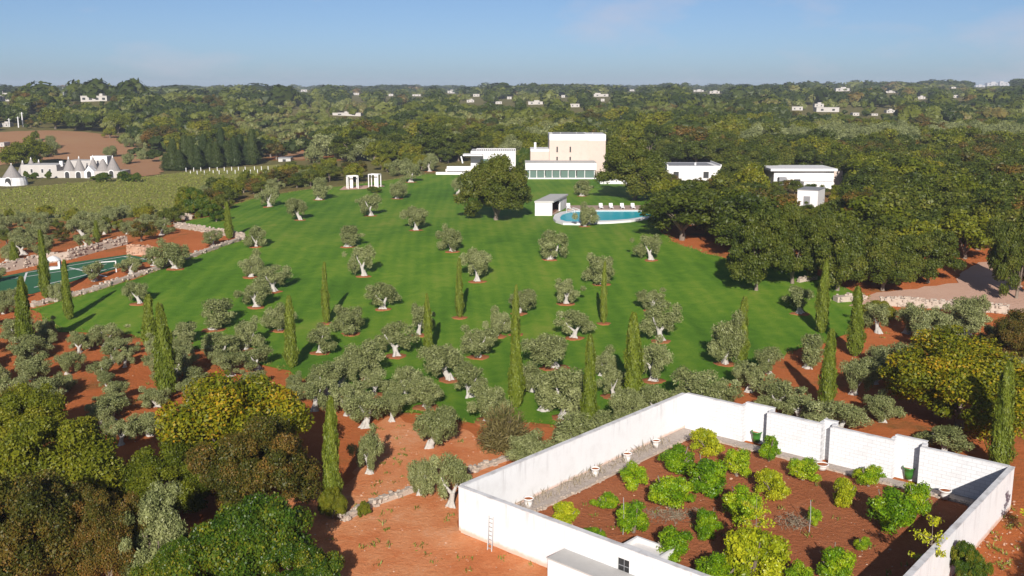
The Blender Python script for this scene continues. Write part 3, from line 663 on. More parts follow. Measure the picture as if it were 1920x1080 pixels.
# bronze feathery shrub behind the white wall
r = np.random.default_rng(31); mb = MB(); tk = MB(); n = 4200
d = unit(r.normal(size=(n, 3)) * np.array([1, 1, .6]) + np.array([0, 0, .5])); d[:, 2] = np.abs(d[:, 2]); q = r.uniform(.25, 1, n)[:, None]
add_leaves(mb, d * q * np.array([2.6, 2.4, 2.7]), r.normal(size=(n, 3)), 0.55, 0.06, r.uniform(0, 1, n), r, 0, d)
for k in range(14): tk.tube([(0, 0, 0), tuple(d[k] * 1.3), tuple(d[k] * np.array([2.5, 2.3, 2.5]))], [.06, .03, .01], 5)
tree('feathery_shrub', (tk.mesh('t', True), mb.mesh('c', False, True)), (MBk, M['tamarisk']), 945, 838, 745, 115, 'bronze feathery shrub with fine twigs behind the white wall', 'shrub')

# ------------------------------------------------------------------ white-walled citrus garden
WH = 2.95
A = at(863, 912, WH); B = at(1285, 737, WH); Cc = at(1898, 873, WH)
nearE = at(1320, 1080, WH); rightE = at(1700, 1080, WH)
A.z = B.z = Cc.z = 0
dn = (Vector((nearE.x, nearE.y, 0)) - A).normalized(); dr = (Vector((rightE.x, rightE.y, 0)) - Cc).normalized()
D1 = A + dn * 34.0; E1 = Cc + dr * 26.0
# soil inside
sheet('garden_soil', None, M['garden_soil'], 0.0, 1.5, 0.0, world=[A, B, Cc, E1, D1], flat=0.06)
gw = empty('garden_wall', A); tag(gw, 'white-painted block wall enclosing the citrus garden in the foreground', 'wall')
def wall_seg(a, b, h, th, mat, name='wall_panel', z0=-0.3, off=0.0):
    v = b - a; ang = math.atan2(v.y, v.x); mb = MB().box(0, v.length, -th / 2, th / 2, z0, h)
    o = obj(name, mb, mat, gw, a - gw.location + Vector((-v.y, v.x, 0)).normalized() * off, ang); return o
TH = 0.30
ab = (B - A).normalized(); bc = (Cc - B).normalized(); outn = Vector((-bc.y, bc.x, 0))           # outward of back wall
if outn.y < 0: outn = -outn
wall_seg(A, B - ab * 0.0, WH, TH, M['lime'])                       # left wall
def cope(a, b, z, th):
    v = b - a; obj('coping', MB().box(-0.03, v.length + 0.03, -th / 2 - .03, th / 2 + .03, 0, 0.05), M['coping'], gw, a - gw.location + Vector((0, 0, z)), math.atan2(v.y, v.x))
cope(A + ab * 0.2, B - ab * .2, WH + .002, TH)
def on_bc(px, py):                                  # parameter along the back wall
    p = at(px, py, WH); return (Vector((p.x, p.y, 0)) - B).dot(bc)
cuts = [(on_bc(1398, 760), on_bc(1441, 771)), (on_bc(1546, 792), on_bc(1560, 797)), (on_bc(1680, 822), on_bc(1727, 835))]
s0 = 0.0; Lbc = (Cc - B).length
for i, (c0, c1) in enumerate(cuts):
    wall_seg(B + bc * (s0 + (0.16 if i == 0 else 0)), B + bc * c0, WH - .05 * i, TH, M['block']); cope(B + bc * (s0 + .2), B + bc * c0, WH - .05 * i + .002, TH)
    p0, p1 = B + bc * (c0 - .15) + outn * 0.75, B + bc * (c1 + .15) + outn * 0.75
    wall_seg(p0, p1, WH + 0.08, TH - .02, M['block'], 'niche_panel'); cope(p0, p1, WH + .082, TH)
    wall_seg(B + bc * (c0 - .14) + outn * 0.16, B + bc * (c0 - .14) + outn * .6, WH + .04, TH - .03, M['block'], 'niche_side')
    wall_seg(B + bc * (c1 + .14) + outn * 0.16, B + bc * (c1 + .14) + outn * .6, WH + .04, TH - .03, M['block'], 'niche_side')
    s0 = c1
wall_seg(B + bc * s0, Cc - bc * 0.16, WH - .12, TH, M['block']); cope(B + bc * (s0 + .05), Cc - bc * .2, WH - .118, TH)
wall_seg(Cc, E1, WH - .1, TH, M['lime']); cope(Cc - dr * .0, E1, WH - .098, TH)
# stepped buttress caps along the inner side of the right wall
for px, py in [(1870, 905), (1820, 947), (1795, 985), (1740, 1040)]:
    p = at(px, py, WH - .3); s = (Vector((p.x, p.y, 0)) - Cc).dot(dr); q = Cc + dr * s
    inn = Vector((dr.y, -dr.x, 0)); inn = inn if inn.x < 0 else -inn
    mbx = MB().box(-0.25, 0.25, 0, 0.30, -0.2, WH - .42)
    obj('buttress', mbx, M['lime'], gw, q + inn * 0.15 - gw.location, math.atan2(inn.y, inn.x) - math.pi / 2)
# near wall with a window opening
def on_near(px, py, z): 
    d = ray(px, py); nrm = Vector((-dn.y, dn.x, 0)); t = (A - cam.location).dot(nrm) / d.dot(nrm); p = cam.location + d * t; return (p - A).dot(dn), p.z
wx0, wz1 = on_near(1160, 1042, 0); wx1, _ = on_near(1183, 1050, 0); _, wz0 = on_near(1172, 1072, 0)
wall_seg(A + dn * 0.16, A + dn * wx0, WH, TH, M['lime']); wall_seg(A + dn * wx1, D1, WH, TH, M['lime'])
v = A + dn * wx0
o = obj('wall_panel', MB().box(0, wx1 - wx0, -TH / 2, TH / 2, wz1, WH), M['lime'], gw, v - gw.location, math.atan2(dn.y, dn.x))
o = obj('wall_panel', MB().box(0, wx1 - wx0, -TH / 2, TH / 2, -.3, wz0), M['lime'], gw, v - gw.location, math.atan2(dn.y, dn.x))
sh = obj('shutter', MB().box(0.0, wx1 - wx0, -0.02, 0.02, wz0, wz1), M['dark'], gw, v - gw.location, math.atan2(dn.y, dn.x))
wr_ = MB()
for k in range(2, 3): wr_.box((wx1 - wx0) * k / 4 - .015, (wx1 - wx0) * k / 4 + .015, -.05, -.025, wz0, wz1)
obj('slat', wr_.box(0, wx1 - wx0, -.05, -.025, wz0 + .3, wz0 + .34), M['roofgrey'], sh)
cope(A + dn * .0, D1, WH + .003, TH)
# annex block outside the near wall
nout = Vector((dn.y, -dn.x, 0)); nout = nout if nout.y < 0 else -nout
ax0, _ = on_near(1060, 1040, 0); _, axz = on_near(1077, 1032, 0)
an = empty('wall_annex', A + dn * (ax0 + .1) + nout * 0.16, math.atan2(dn.y, dn.x)); tag(an, 'low white block with grey flat top built against the outside of the garden wall', 'annex')
obj('body', MB().box(0, 9.0, -1.5, 0.0, -.2, axz - .08), M['lime'], an); obj('top_slab', MB().box(-.03, 9.03, -1.54, -0.01, axz - .078, axz), M['concrete'], an)
# white trough inside
p = at(1150, 1012, 1.0); tr_ = empty('water_trough', (p.x + .5, p.y - .6, 0.05), math.atan2(dn.y, dn.x)); tag(tr_, 'white rectangular masonry trough inside the garden against the near wall', 'trough')
tb = MB().box(0, 2.6, 0, .15, 0, 1.0).box(0, 2.6, 1.25, 1.4, 0, 1.0).box(0, .15, .15, 1.25, 0, 1.0).box(2.45, 2.6, .15, 1.25, 0, 1.0)
obj('basin', tb, M['white'], tr_); obj('basin_floor', MB().box(.15, 2.45, .15, 1.25, .1, .72), M['pot_white'], tr_)
# bed strips along the walls with stone kerb
an_in = Vector((ab.y, -ab.x, 0)); bc_in = -outn
def strip(name, a, b, inn, w, mat, z):
    sheet(name, None, mat, 0, 0.8, 0.0, world=[a, b, b + inn * w, a + inn * w], flat=z)
strip('gravel_bed', A + ab * 2.5 + an_in * .16, B - ab * .3 + an_in * .16, an_in, 1.5, M['bedgravel'], 0.14)
strip('gravel_bed', B + bc * 1.8 + bc_in * .16, Cc - bc * .4 + bc_in * .16, bc_in, 1.1, M['bedgravel'], 0.13)
def stone_run(name, pts, w, h, label, cat='wall', dens=3.2, mat=None, on_terrain=True, size=0.24, parent=None):
    r = np.random.default_rng(len(label) * 7 + int(abs(pts[0][0]) * 10)); core = MB(); st = MB(); o = Vector(pts[0])
    for a, b in zip(pts[:-1], pts[1:]):
        a = Vector(a); b = Vector(b); v = b - a; ln = v.length; tdir = v / ln; nn = Vector((-tdir.y, tdir.x, 0)).normalized()
        m_ = max(1, int(ln / 2))
        for j in range(m_):
            p = a.lerp(b, j / m_) - o; q = a.lerp(b, (j + 1) / m_) - o
            core.add([tuple(c + nn * s * w * .38 + Vector((0, 0, z))) for z in (-.3, h * .86) for c in (p, q) for s in (-1, 1)], [(0, 1, 3, 2), (4, 6, 7, 5), (0, 2, 6, 4), (1, 5, 7, 3), (0, 4, 5, 1), (2, 3, 7, 6)])
        cnt = int(ln * dens * max(1, h / size) * 2)
        for _ in range(cnt):
            u = r.random(); face = r.integers(0, 3); s = size * r.uniform(.6, 1.35)
            lat = (-.5 * w if face == 0 else .5 * w if face == 1 else r.uniform(-.45, .45) * w) + r.normal() * .03
            z = r.uniform(0, h * .95) if face < 2 else h * r.uniform(.86, 1.05)
            c = a.lerp(b, u) - o + nn * lat; sx_, sy_, sz_ = s * r.uniform(.6, 1), s * r.uniform(.35, .6), s * r.uniform(.35, .6); an_ = math.atan2(tdir.y, tdir.x) + r.normal() * .35
            bv = np.array([(x, y, zz) for zz in (-1, 1) for y in (-1, 1) for x in (-1, 1)]) * np.array([sx_, sy_, sz_]) * (0.5 + r.uniform(-.12, .12, (8, 3)))
            R2 = np.array([[math.cos(an_), -math.sin(an_), 0], [math.sin(an_), math.cos(an_), 0], [0, 0, 1]])
            st.add(bv @ R2.T + np.array([c.x, c.y, c.z + z]), [(0, 2, 3, 1), (4, 5, 7, 6), (0, 1, 5, 4), (1, 3, 7, 5), (3, 2, 6, 7), (2, 0, 4, 6)])
    e = empty(name, o); tag(e, label, cat)
    obj('wall_core', core, mat or M['drystone'], e); s_ = obj('stones', st, mat or M['drystone'], e); s_['kind'] = 'stuff'
    return e
stone_run('stone_kerb', [A + ab * 2.5 + an_in * 1.72 + Vector((0, 0, .05)), B - ab * .4 + an_in * 1.72 + Vector((0, 0, .05))], .2, .15, 'pale stone kerb of the gravel bed along the left garden wall', 'kerb', 3)
stone_run('stone_kerb', [B + bc * 1.8 + bc_in * 1.3 + Vector((0, 0, .05)), Cc - bc * .5 + bc_in * 1.3 + Vector((0, 0, .05))], .2, .13, 'pale stone kerb of the gravel bed along the back garden wall', 'kerb', 3)
stone_run('dry_stone_wall', [gp(642, 978), gp(700, 948), gp(775, 922)], .55, .4, 'low ruined stone wall beside the dirt track, left of the white wall corner', size=.34)
stone_run('dry_stone_wall', [gp(880, 887), gp(955, 861)], .5, .35, 'short ruined stone wall running up to the white garden wall', size=.34)
stone_run('dry_stone_wall', [gp(60, 576), gp(180, 544), gp(300, 504), gp(395, 470), gp(455, 449)], .9, .55, 'long pale stone edging wall along the left side of the lawn', size=.42, dens=1.5)
stone_run('dry_stone_wall', [gp(-20, 517), gp(70, 497), gp(130, 487), gp(190, 470), gp(238, 458)], .5, 1.5, 'long rubble wall behind the sports court', size=.42, dens=1.3)
stone_run('dry_stone_wall', [gp(240, 478), gp(270, 478), gp(296, 484)], .6, 1.5, 'reddish retaining wall closing the end of the sports court', mat=M['clod'], size=.4, dens=2.0)
stone_run('dry_stone_wall', [gp(330, 427), gp(400, 438), gp(457, 449)], .6, 1.0, 'terrace wall below the left lawn corner', size=.45, dens=1.3)
stone_run('dry_stone_wall', [gp(310, 420), gp(335, 408), gp(356, 412)], 1.2, 1.1, 'pale stone ramp wall at the left lawn corner', size=.5, dens=1.2)
stone_run('dry_stone_wall', [gp(1650, 572), gp(1760, 578), gp(1890, 588)], .7, 1.1, 'pale retaining wall in front of the gravel drive', size=.34, dens=2.4)
stone_run('dry_stone_wall', [gp(1497, 530), gp(1530, 524)], .6, .6, 'short pale wall under the right-hand oaks', size=.4, dens=1.5)
stone_run('boulder_pile', [gp(1566, 566), gp(1618, 562)], 1.4, .8, 'pile of white boulders in the shade behind two cypresses', 'boulders', size=.45, dens=2)
# dry stalks on the left bed
r = np.random.default_rng(5); mb = MB(); n = 520; u = r.uniform(3, (B - A).length - 4, n); ww = r.uniform(.3, 1.3, n)
base = np.array([[*(A + ab * a_ + an_in * b_)] for a_, b_ in zip(u, ww)]); hgt = r.uniform(.12, .75, n)
add_leaves(mb, base + np.stack([np.zeros(n), np.zeros(n), .1 + hgt / 2], 1), unit(r.normal(size=(n, 3)) * np.array([1, 1, .1])), hgt, .05, r.uniform(0, 1, n), r, 0, np.tile([[0, 0, 1.]], (n, 1)) + r.normal(size=(n, 3)) * .35)
tag(obj('dry_stalks', mb.mesh('dry_stalks', False, True), M['dry']), 'dry pale stalks standing in the gravel bed along the left garden wall', 'dry plants', kind='stuff')
# pots
def pot(px, by, r_, h, mat, label, soil='garden_soil'):
    p = at(px, by, .14); e = empty('plant_pot', p); tag(e, label, 'plant pot', 'pots along the garden walls')
    obj('body', MB().lathe([(0.0, 0), (r_ * .62, 0), (r_ * .8, h * .5), (r_ * .9, h * .88), (r_ * 1.05, h * .9), (r_ * 1.05, h), (r_ * .88, h), (r_ * .86, h * .86)], 18).mesh('pot', True), M[mat], e)
    obj('soil', MB().lathe([(r_ * .87, h * .88), (0, h * .9)], 18), M[soil], e)
pot(991, 950, .34, .62, 'pot_white', 'white pot nearest the left corner of the garden')
pot(1116, 892, .32, .58, 'pot_white', 'white pot halfway along the left garden wall')
pot(1176, 864, .34, .6, 'pot_white', 'white pot beside the dry stalks, third along the left wall')
pot(1230, 838, .32, .55, 'pot_white', 'white pot nearest the far corner on the left bed')
pot(1418, 828, .42, .85, 'pot_green', 'green glazed pot with red top in the left wall niche', 'terracotta')
pot(1703, 897, .42, .85, 'pot_green', 'green glazed pot with red top in the right wall niche', 'terracotta')
pot(1541, 880, .45, .42, 'pot_white', 'wide white bowl pot in the middle of the back bed')
pot(1771, 934, .40, .6, 'pot_white', 'white pot in the shaded right corner of the garden')
# citrus
def citrus_mesh(seed, ncl=12, dens=230, leaf=0.125, R=1.2, Hh=2.1):
    return tree_mesh(seed, R=R, Hh=Hh, ncl=ncl, dens=dens, leaf=leaf, trunk_h=0.12, core=0.75, wr=0.6, low=-0.9, both=True, amp=.35)
CI = [citrus_mesh(400 + i, 30 + 3 * i) for i in range(5)]
for i, (px, by, top, w, mt, lab) in enumerate([
 (1192, 914, 868, 54, 'citrus', 'small round citrus bush nearest the left bed, middle'),
 (1258, 955, 884, 84, 'citrus', 'large bright citrus bush left of the garden centre'),
 (1060, 987, 940, 56, 'lemon', 'yellow-green citrus bush near the left garden corner'),
 (1138, 952, 920, 48, 'citrus', 'low citrus bush by the thin stake'),
 (1189, 998, 937, 66, 'citrus', 'open thin-branched citrus bush right of the stake'),
 (1256, 1052, 986, 64, 'citrus', 'round dense citrus bush in front of the white trough'),
 (1114, 1012, 988, 44, 'citrus', 'flat citrus bush peeping over the near wall'),
 (1325, 850, 800, 58, 'lemon', 'yellow bush nearest the far garden corner'),
 (1270, 884, 830, 74, 'citrus', 'wide citrus bush in the left back part of the garden'),
 (1323, 925, 852, 78, 'citrus', 'tall citrus bush in the back centre of the garden'),
 (1381, 893, 840, 50, 'lush', 'dark green round bush behind the garden centre'),
 (1442, 865, 812, 40, 'lemon', 'upright yellow-tipped bush below the left green pot'),
 (1447, 932, 875, 58, 'citrus', 'leafy citrus bush right of the garden centre'),
 (1393, 978, 902, 80, 'lush', 'glossy dark citrus bush in the garden centre'),
 (1324, 1008, 947, 48, 'citrus', 'slim citrus bush below the garden centre'),
 (1505, 900, 860, 58, 'olive', 'grey-green low bush beside the white bowl pot'),
 (1629, 912, 868, 52, 'olive', 'umbrella-shaped small tree on the back bed'),
 (1583, 948, 893, 48, 'citrus', 'upright citrus bush in the back right of the garden'),
 (1672, 993, 905, 92, 'citrus', 'largest citrus bush at the right of the garden'),
 (1717, 965, 898, 58, 'citrus', 'citrus bush merging with the largest one, on its right'),
 (1527, 983, 950, 28, 'lemon', 'tiny yellow-green bush by the right stake'),
 (1617, 1034, 1003, 28, 'citrus', 'tiny green bush on bare soil at the lower right'),
 (1410, 1085, 975, 108, 'citrus', 'tall young tree with pale stem at the bottom centre of the garden'),
 (1345, 1098, 1035, 92, 'lemon', 'yellow-green bush at the bottom edge, left of the young tree'),
 (1563, 1085, 1018, 72, 'lush', 'dark green bush at the bottom right of the garden'),
 (1503, 1105, 1055, 56, 'citrus', 'bright bush cut by the bottom edge of the picture'),
]):
    k = 0.06; P = at(px, by, 0.06)
    tree('citrus_bush', CI[i % 5], (M['bark'], M[mt]), px, by, top, w * 1.1, lab, 'citrus bush', 'bushes in the walled garden', loc=P)
# spindly yellow saplings
def sapling(px, by, top, wpx, label, seed):
    r = np.random.default_rng(seed); P = at(px, by, 0.0); k = depth(P) / F; h = (by - top) * k * 1.05; w = wpx * k / 2; tk = MB(); cr_ = MB()
    tk.tube([(0, 0, -.1), (.05, 0, h * .5), (0, 0.05, h * .97)], [.045, .03, .01], 6)
    for j in range(15):
        a = r.uniform(0, 6.28); z = r.uniform(.25, .92) * h; l = w * r.uniform(.5, 1) * (1.1 - z / h * .6); e = np.array([math.cos(a) * l, math.sin(a) * l, z + r.uniform(.1, .5) * l])
        tk.tube([(0, 0, z), tuple(e)], [.02, .006], 4); m_ = 46; q = r.uniform(.25, 1.05, (m_, 1))
        add_leaves(cr_, np.array([0, 0, z]) * (1 - q) + e * q + r.normal(size=(m_, 3)) * .09, r.normal(size=(m_, 3)) + np.array([0, -.4, .4]), .16, .09, r.uniform(.2, 1, m_), r)
    e_ = empty('sapling', P); tag(e_, label, 'sapling'); obj('trunk', tk.mesh('t', True), M['bark'], e_); obj('crown', cr_.mesh('c', False, True), M['lemon'], e_)
sapling(1412, 1080, 925, 120, 'spindly yellow sapling rising above the young tree at the bottom', 41)
sapling(1738, 1115, 965, 110, 'thin yellow sapling in front of the right garden wall', 42)
sapling(1930, 1010, 905, 60, 'yellow twig reaching in at the right edge', 43)
for px, y0, y1, lab in [(1168, 1003, 932, 'thin grey stake in the soil at the left of the garden'), (1517, 1000, 937, 'thin grey stake in the soil at the right of the garden')]:
    P = at(px, y0, .05); hgt = (y0 - y1) * depth(P) / F * 1.05; s_ = obj('garden_stake', MB().tube([(0, 0, -.1), (.03, 0, hgt * .5), (-.02, 0, hgt)], [.025, .022, .02], 6), M['metal'], None, P); tag(s_, lab, 'stake')
# straw and weeds
r = np.random.default_rng(6); mb = MB(); n = 900; c0 = at(1262, 966, .08); c1 = at(1490, 985, .08)
pp = np.concatenate([np.array(c0) + r.normal(size=(600, 3)) * np.array([1.0, .6, .04]), np.array(c1) + r.normal(size=(300, 3)) * np.array([.5, .5, .22]) + np.array([0, 0, .25])])
pp[:, 2] = np.maximum(pp[:, 2], .09)
add_leaves(mb, pp, r.normal(size=(n, 3)) * .5 + np.array([0, 0, 1]), .5, .04, r.uniform(0, .6, n), r)
tag(obj('straw', mb.mesh('straw', False, True), M['dry']), 'scattered dry straw on the garden soil', 'straw', kind='stuff')
# ladder
tp, bt = None, None
sl, zl = on_near(925, 966, 0); ptop = A + dn * sl + nout * .20; pb = at(918, 1033, 0.0)
ld = empty('ladder', pb); tag(ld, 'grey ladder leaning against the white garden wall', 'ladder')
up = Vector((ptop.x, ptop.y, zl)) - pb; up.z = max(up.z, 1.8)
for s in (-1, 1): obj('rail', MB().bar(dn * (.17 * s), up + dn * (.17 * s), .05, .06), M['metal'], ld)
rm = MB().bar(dn * -.17, dn * .17, .035, .035).mesh('rung'); rm.materials.append(M['metal'])
for k in range(8): obj('rung', rm, None, ld, up * ((k + .6) / 8.2))

# ------------------------------------------------------------------ buildings: measured in photo pixels at their own distance
class Bld:
    def __init__(s, name, bx, by, label, cat='house', rz=0.0):
        s.P = gp(bx, by); s.bx, s.by = bx, by; s.k = depth(s.P) / F; s.ta = (H - s.P.z) / s.P.y
        s.e = empty(name, s.P, rz); tag(s.e, label, cat); EXCL.append((s.P.x, s.P.y, 6))
    def x(s, px, dy=0): return (px - s.bx) * s.k * (1 + dy / s.P.y)
    def zz(s, py, dy): # height of a point dy metres behind the front line that is seen at row py
        d = ray(s.bx, py); t = (s.P.y + dy) / d.y; return H + d.z * t - s.P.z
    def box(s, name, x0, x1, yt, yb, dy=0.0, dp=6.0, mat='white', parent=None, z0=None, inset=0):
        zb = (s.zz(yb, dy) if z0 is None else z0)
        return obj(name, MB().box(s.x(x0, dy), s.x(x1, dy), dy, dy + dp, zb, s.zz(yt, dy)), M[mat], parent or s.e)
    def window(s, x0, x1, yt, yb, dy, parent=None, frame='white', pane='dark', fw=.08, name='window'):
        X0, X1, Z0, Z1 = s.x(x0, dy), s.x(x1, dy), s.zz(yb, dy), s.zz(yt, dy)
        f = MB().box(X0 - fw, X1 + fw, dy - .06, dy - .003, Z1, Z1 + fw).box(X0 - fw, X1 + fw, dy - .06, dy - .003, Z0 - fw, Z0).box(X0 - fw, X0, dy - .06, dy - .003, Z0 + .001, Z1 - .001).box(X1, X1 + fw, dy - .06, dy - .003, Z0 + .001, Z1 - .001)
        w = obj(name, f, M[frame], parent or s.e); obj('pane', MB().box(X0, X1, dy - .02, dy - .004, Z0, Z1), M[pane], w); return w
    def arch(s, cx, w, yt, yb, dy, name='door'):
        X, R_, Z0 = s.x(cx, dy), w * s.k / 2, s.zz(yb, dy); Zs = s.zz(yt, dy) - R_; n = 10
        pts = [(-R_, Z0)] + [(-R_ * math.cos(math.pi * j / n), Zs + R_ * math.sin(math.pi * j / n)) for j in range(n + 1)] + [(R_, Z0)]
        def ext(ps, y0, y1):
            m = MB(); q = len(ps); V = [(X + a, y, z) for y in (y0, y1) for a, z in ps]
            m.add(V, [tuple(range(q))]); m.add(V, [(j, j + q, (j + 1) % q + q, (j + 1) % q) for j in range(q)]); return m
        fr = [(a * 1.25, Z0 + (z - Z0) * 1.12) for a, z in pts]
        d = obj(name, ext(fr, dy - .10, dy), M['white'], s.e); obj('leaf', ext(pts, dy - .14, dy - .104), M['dark'], d); return d

# villa
b = Bld('villa', 1060, 336, 'white modern villa with pinkish stone tower and glazed ground floor')
b.box('tower', 1033, 1106, 263, 330, 9, 12, 'stone_pink', z0=0); b.box('parapet', 1033, 1106.3, 251.5, 263, 8.98, 12.1, 'white')
b.box('tower_wing', 1106, 1138, 264, 330, 9.8, 11.5, 'stone_pink', z0=0); b.box('wing_parapet', 1106.3, 1138.2, 252, 264, 9.75, 11.6, 'white'); b.box('roof_deck', 1040, 1100, 251, 251.8, 10, 9, 'roofgrey')
b.box('side_wing', 998, 1032.8, 284, 330, 9.6, 9, 'stone_pink', z0=0); b.box('side_parapet', 998, 1032.8, 279.5, 284, 9.57, 9.1, 'white')
b.box('chimney', 1005.5, 1009.5, 267, 280, 12, .8, 'white')
for k, px in enumerate((1036, 1054, 1084, 1114)): b.box('roof_vent', px, px + 1.6, 248.5, 252, 12 + k, .4, 'concrete')
for px in (1047.5, 1072): 
    for yt, yb in ((275, 285.5), (294, 304)): b.window(px - 1.4, px + 1.4, yt, yb, 9.0, frame='stone_pink', fw=.1)
b.box('fascia', 985, 1118, 306, 318.5, 0, 9, 'white'); b.box('roof_coping', 984.6, 1118.4, 305.2, 306, -.05, 9.1, 'concrete')
b.box('plinth', 988, 1118, 333.5, 337, -.2, 9, 'white', z0=-.5); b.box('back_wall', 985, 1118, 318.5, 333.5, 4.0, 4.8, 'concrete')
fac = b.box('soffit', 986, 1117, 318.6, 319.0, 0.05, 3.9, 'concrete')
for i, (x0, x1) in enumerate([(988, 993), (993, 1006), (1007, 1020.5), (1022.5, 1035), (1036.5, 1049.5), (1051.5, 1065), (1066.5, 1079), (1081.5, 1096), (1097, 1114)]):
    g_ = b.box('glass_panel', x0 + .4, x1 - .2, 319.2, 333.3, .5, .06, 'glass'); b.box('mullion', x1 - .2, x1 + .9, 319.1, 333.4, .3, .4, 'white', parent=g_)
b.box('white_screen', 1082, 1092, 324, 333, 1.4, .1, 'pot_white')
b.box('lower_wing', 1120, 1240, 338, 371, -14, 9, 'white'); b.box('lower_wing_roof', 1119.5, 1240.5, 337, 338, -14.1, 9.2, 'concrete')
for x0, x1 in ((1148, 1172), (1180, 1206), (1214, 1232)): b.window(x0, x1, 350, 368, -14, pane='glass')
b.box('corner_pillar', 1236, 1242, 336, 372, -15, 1, 'white')
b = Bld('villa_wing', 920, 325, 'low white wing with roof railing left of the villa, behind the big oak')
b.box('wall', 882, 966, 284, 326, 6, 12, 'white', z0=-.3); b.box('awning', 868, 905, 290, 292.5, 1, 6, 'white'); b.box('roof', 883, 965, 283.4, 284, 6.2, 11.6, 'concrete')
for k in range(19): b.box('railing_post', 893 + k * 4, 894 + k * 4, 278.5, 284, 7, .15, 'white')
b.box('railing_bar', 893, 966, 278, 278.9, 7.0, .16, 'white')
m_ = MB().bar((b.x(868), -.5, b.zz(306, -.5)), (b.x(865), -.5, b.zz(293, -.5)), .35); obj('slanted_pole', m_, M['white'], b.e)
for x0, x1, yt, yb, dy in ((818, 900, 323, 329, -5), (838, 900, 312, 321, -1), (836, 880, 317, 322, -3)): b.box('terrace_wall', x0, x1, yt, yb, dy, 1.2, 'pot_white')
b.box('terrace_floor', 838, 880, 321, 322, -3, 8, 'concrete')
b.window(900, 914, 298, 314, 6, pane='glass'); b.window(930, 944, 298, 314, 6, pane='glass')
# guest buildings to the right
b = Bld('guest_house', 1300, 348, 'low white flat-roofed building behind the trees right of the villa')
b.box('wall', 1250, 1352, 312, 352, 0, 14, 'white', z0=-.5); b.box('roof', 1256, 1340, 311, 312.4, 1, 11, 'roofgrey')
for x0, x1, dy, dp in ((1250, 1352, -.05, .3), (1250, 1352, 13.7, .35)): b.box('parapet', x0, x1, (311 if dy < 1 else 307), 313, dy, dp, 'white')
b.box('parapet', 1250, 1252, 308.5, 313, .25, 13.5, 'white'); b.box('parapet', 1350, 1352, 308.5, 313, .25, 13.5, 'white'); b.box('chimney', 1305, 1308, 305, 313, 3, .5, 'white')
b.window(1262, 1272, 322, 334, 0); b.window(1318, 1328, 322, 334, 0)
b = Bld('farm_building', 1505, 352, 'long cream flat-roofed building among the trees at the right')
b.box('wall', 1450, 1562, 321, 354, 0, 10, 'white', z0=-.5); b.box('roof_slab', 1441, 1566, 316.5, 321, -1.2, 12, 'white'); b.box('side_wall', 1562, 1585, 320, 350, 3, 7, 'stone_pink', z0=-.5)
b.box('lean_to', 1500, 1556, 341, 354, -3, 2.9, 'white', z0=-.5); b.window(1488, 1500, 336, 341, 0); b.box('tank', 1456, 1470, 333, 347, -2, 1.5, 'roofgrey')
b = Bld('shed', 1512, 388, 'small grey box-shaped shed with white gable in front of the cream building', 'shed', rz=-.5)
b.box('body', 1494, 1532, 357, 390, 0, 6.5, 'white', z0=-.5); b.box('roof', 1493.5, 1532.5, 355.6, 357, -.1, 6.8, 'roofgrey'); b.box('door', 1506, 1518, 368, 388, -.05, .05, 'roofgrey')
# pool house
b = Bld('pool_cabin', 1020, 405, 'small white cabin open towards the pool', 'cabin', rz=0.0)
X0, X1, Zt = b.x(1003), b.x(1035), b.zz(380, 0); DP = 13.0; sh_ = 3.4
def slant(y0, y1, z0, z1, x0, x1):                 # a box whose back is shifted sideways
    f = lambda y: sh_ * y / DP
    return MB().add([(x + f(y), y, z) for z in (z0, z1) for y in (y0, y1) for x in (x0, x1)], [(0, 2, 3, 1), (4, 5, 7, 6), (0, 1, 5, 4), (1, 3, 7, 5), (3, 2, 6, 7), (2, 0, 4, 6)])
obj('front_wall', slant(0, .4, -.4, Zt, X0, X1), M['white'], b.e); obj('left_wall', slant(.4, DP, -.4, Zt, X0, X0 + .4), M['white'], b.e)
obj('back_wall', slant(DP - .4, DP, -.4, Zt, X0 + .4, X1), M['white'], b.e); obj('roof', slant(-.1, DP + .1, Zt + .003, Zt + .3, X0 - .1, X1 + .3), M['concrete'], b.e)
obj('floor', slant(.4, DP - .4, -.1, .1, X0 + .4, X1), M['wood'], b.e); obj('inner_wall', slant(.4, DP - .4, .1, Zt, X0 + 1.2, X0 + 1.4), M['brown_int'], b.e)
obj('right_wall', slant(DP * .55, DP - .4, -.1, Zt, X1 - .3, X1), M['white'], b.e)
obj('bench', slant(1.0, DP * .5, .1, .5, X1 - 1.3, X1 - .6), M['brown_int'], b.e)
# pool
zp = float(terrain(*gp(1130, 405)[:2]))
def pl(p, z): q = at(p[0], p[1], z); return (q.x, q.y)
rim = [pl(p, zp + .4) for p in [(1037, 409), (1040, 402), (1052, 397), (1075, 394), (1120, 393.5), (1180, 393.5), (1228, 393), (1240, 400), (1234, 407), (1208, 409), (1183, 413), (1150, 415.5), (1120, 416.5), (1085, 418.5), (1056, 418), (1042, 414)]]
wat = [pl(p, zp + .4) for p in [(1050, 408), (1054, 402), (1064, 398.5), (1080, 395.6), (1120, 395.2), (1180, 395.2), (1222, 395), (1233, 400), (1229, 404.5), (1205, 406.5), (1180, 410.5), (1150, 412.8), (1120, 413.6), (1085, 415.6), (1062, 415.2), (1051, 412)]]
e = empty('swimming_pool', (0, 0, 0)); tag(e, 'free-form swimming pool with turquoise water and white rim', 'pool'); n = len(rim)
mb = MB(); V = [(*p, zp + .42) for p in rim] + [(*p, zp + .42) for p in wat] + [(*p, zp - .8) for p in rim] + [(*p, zp - .1) for p in wat]
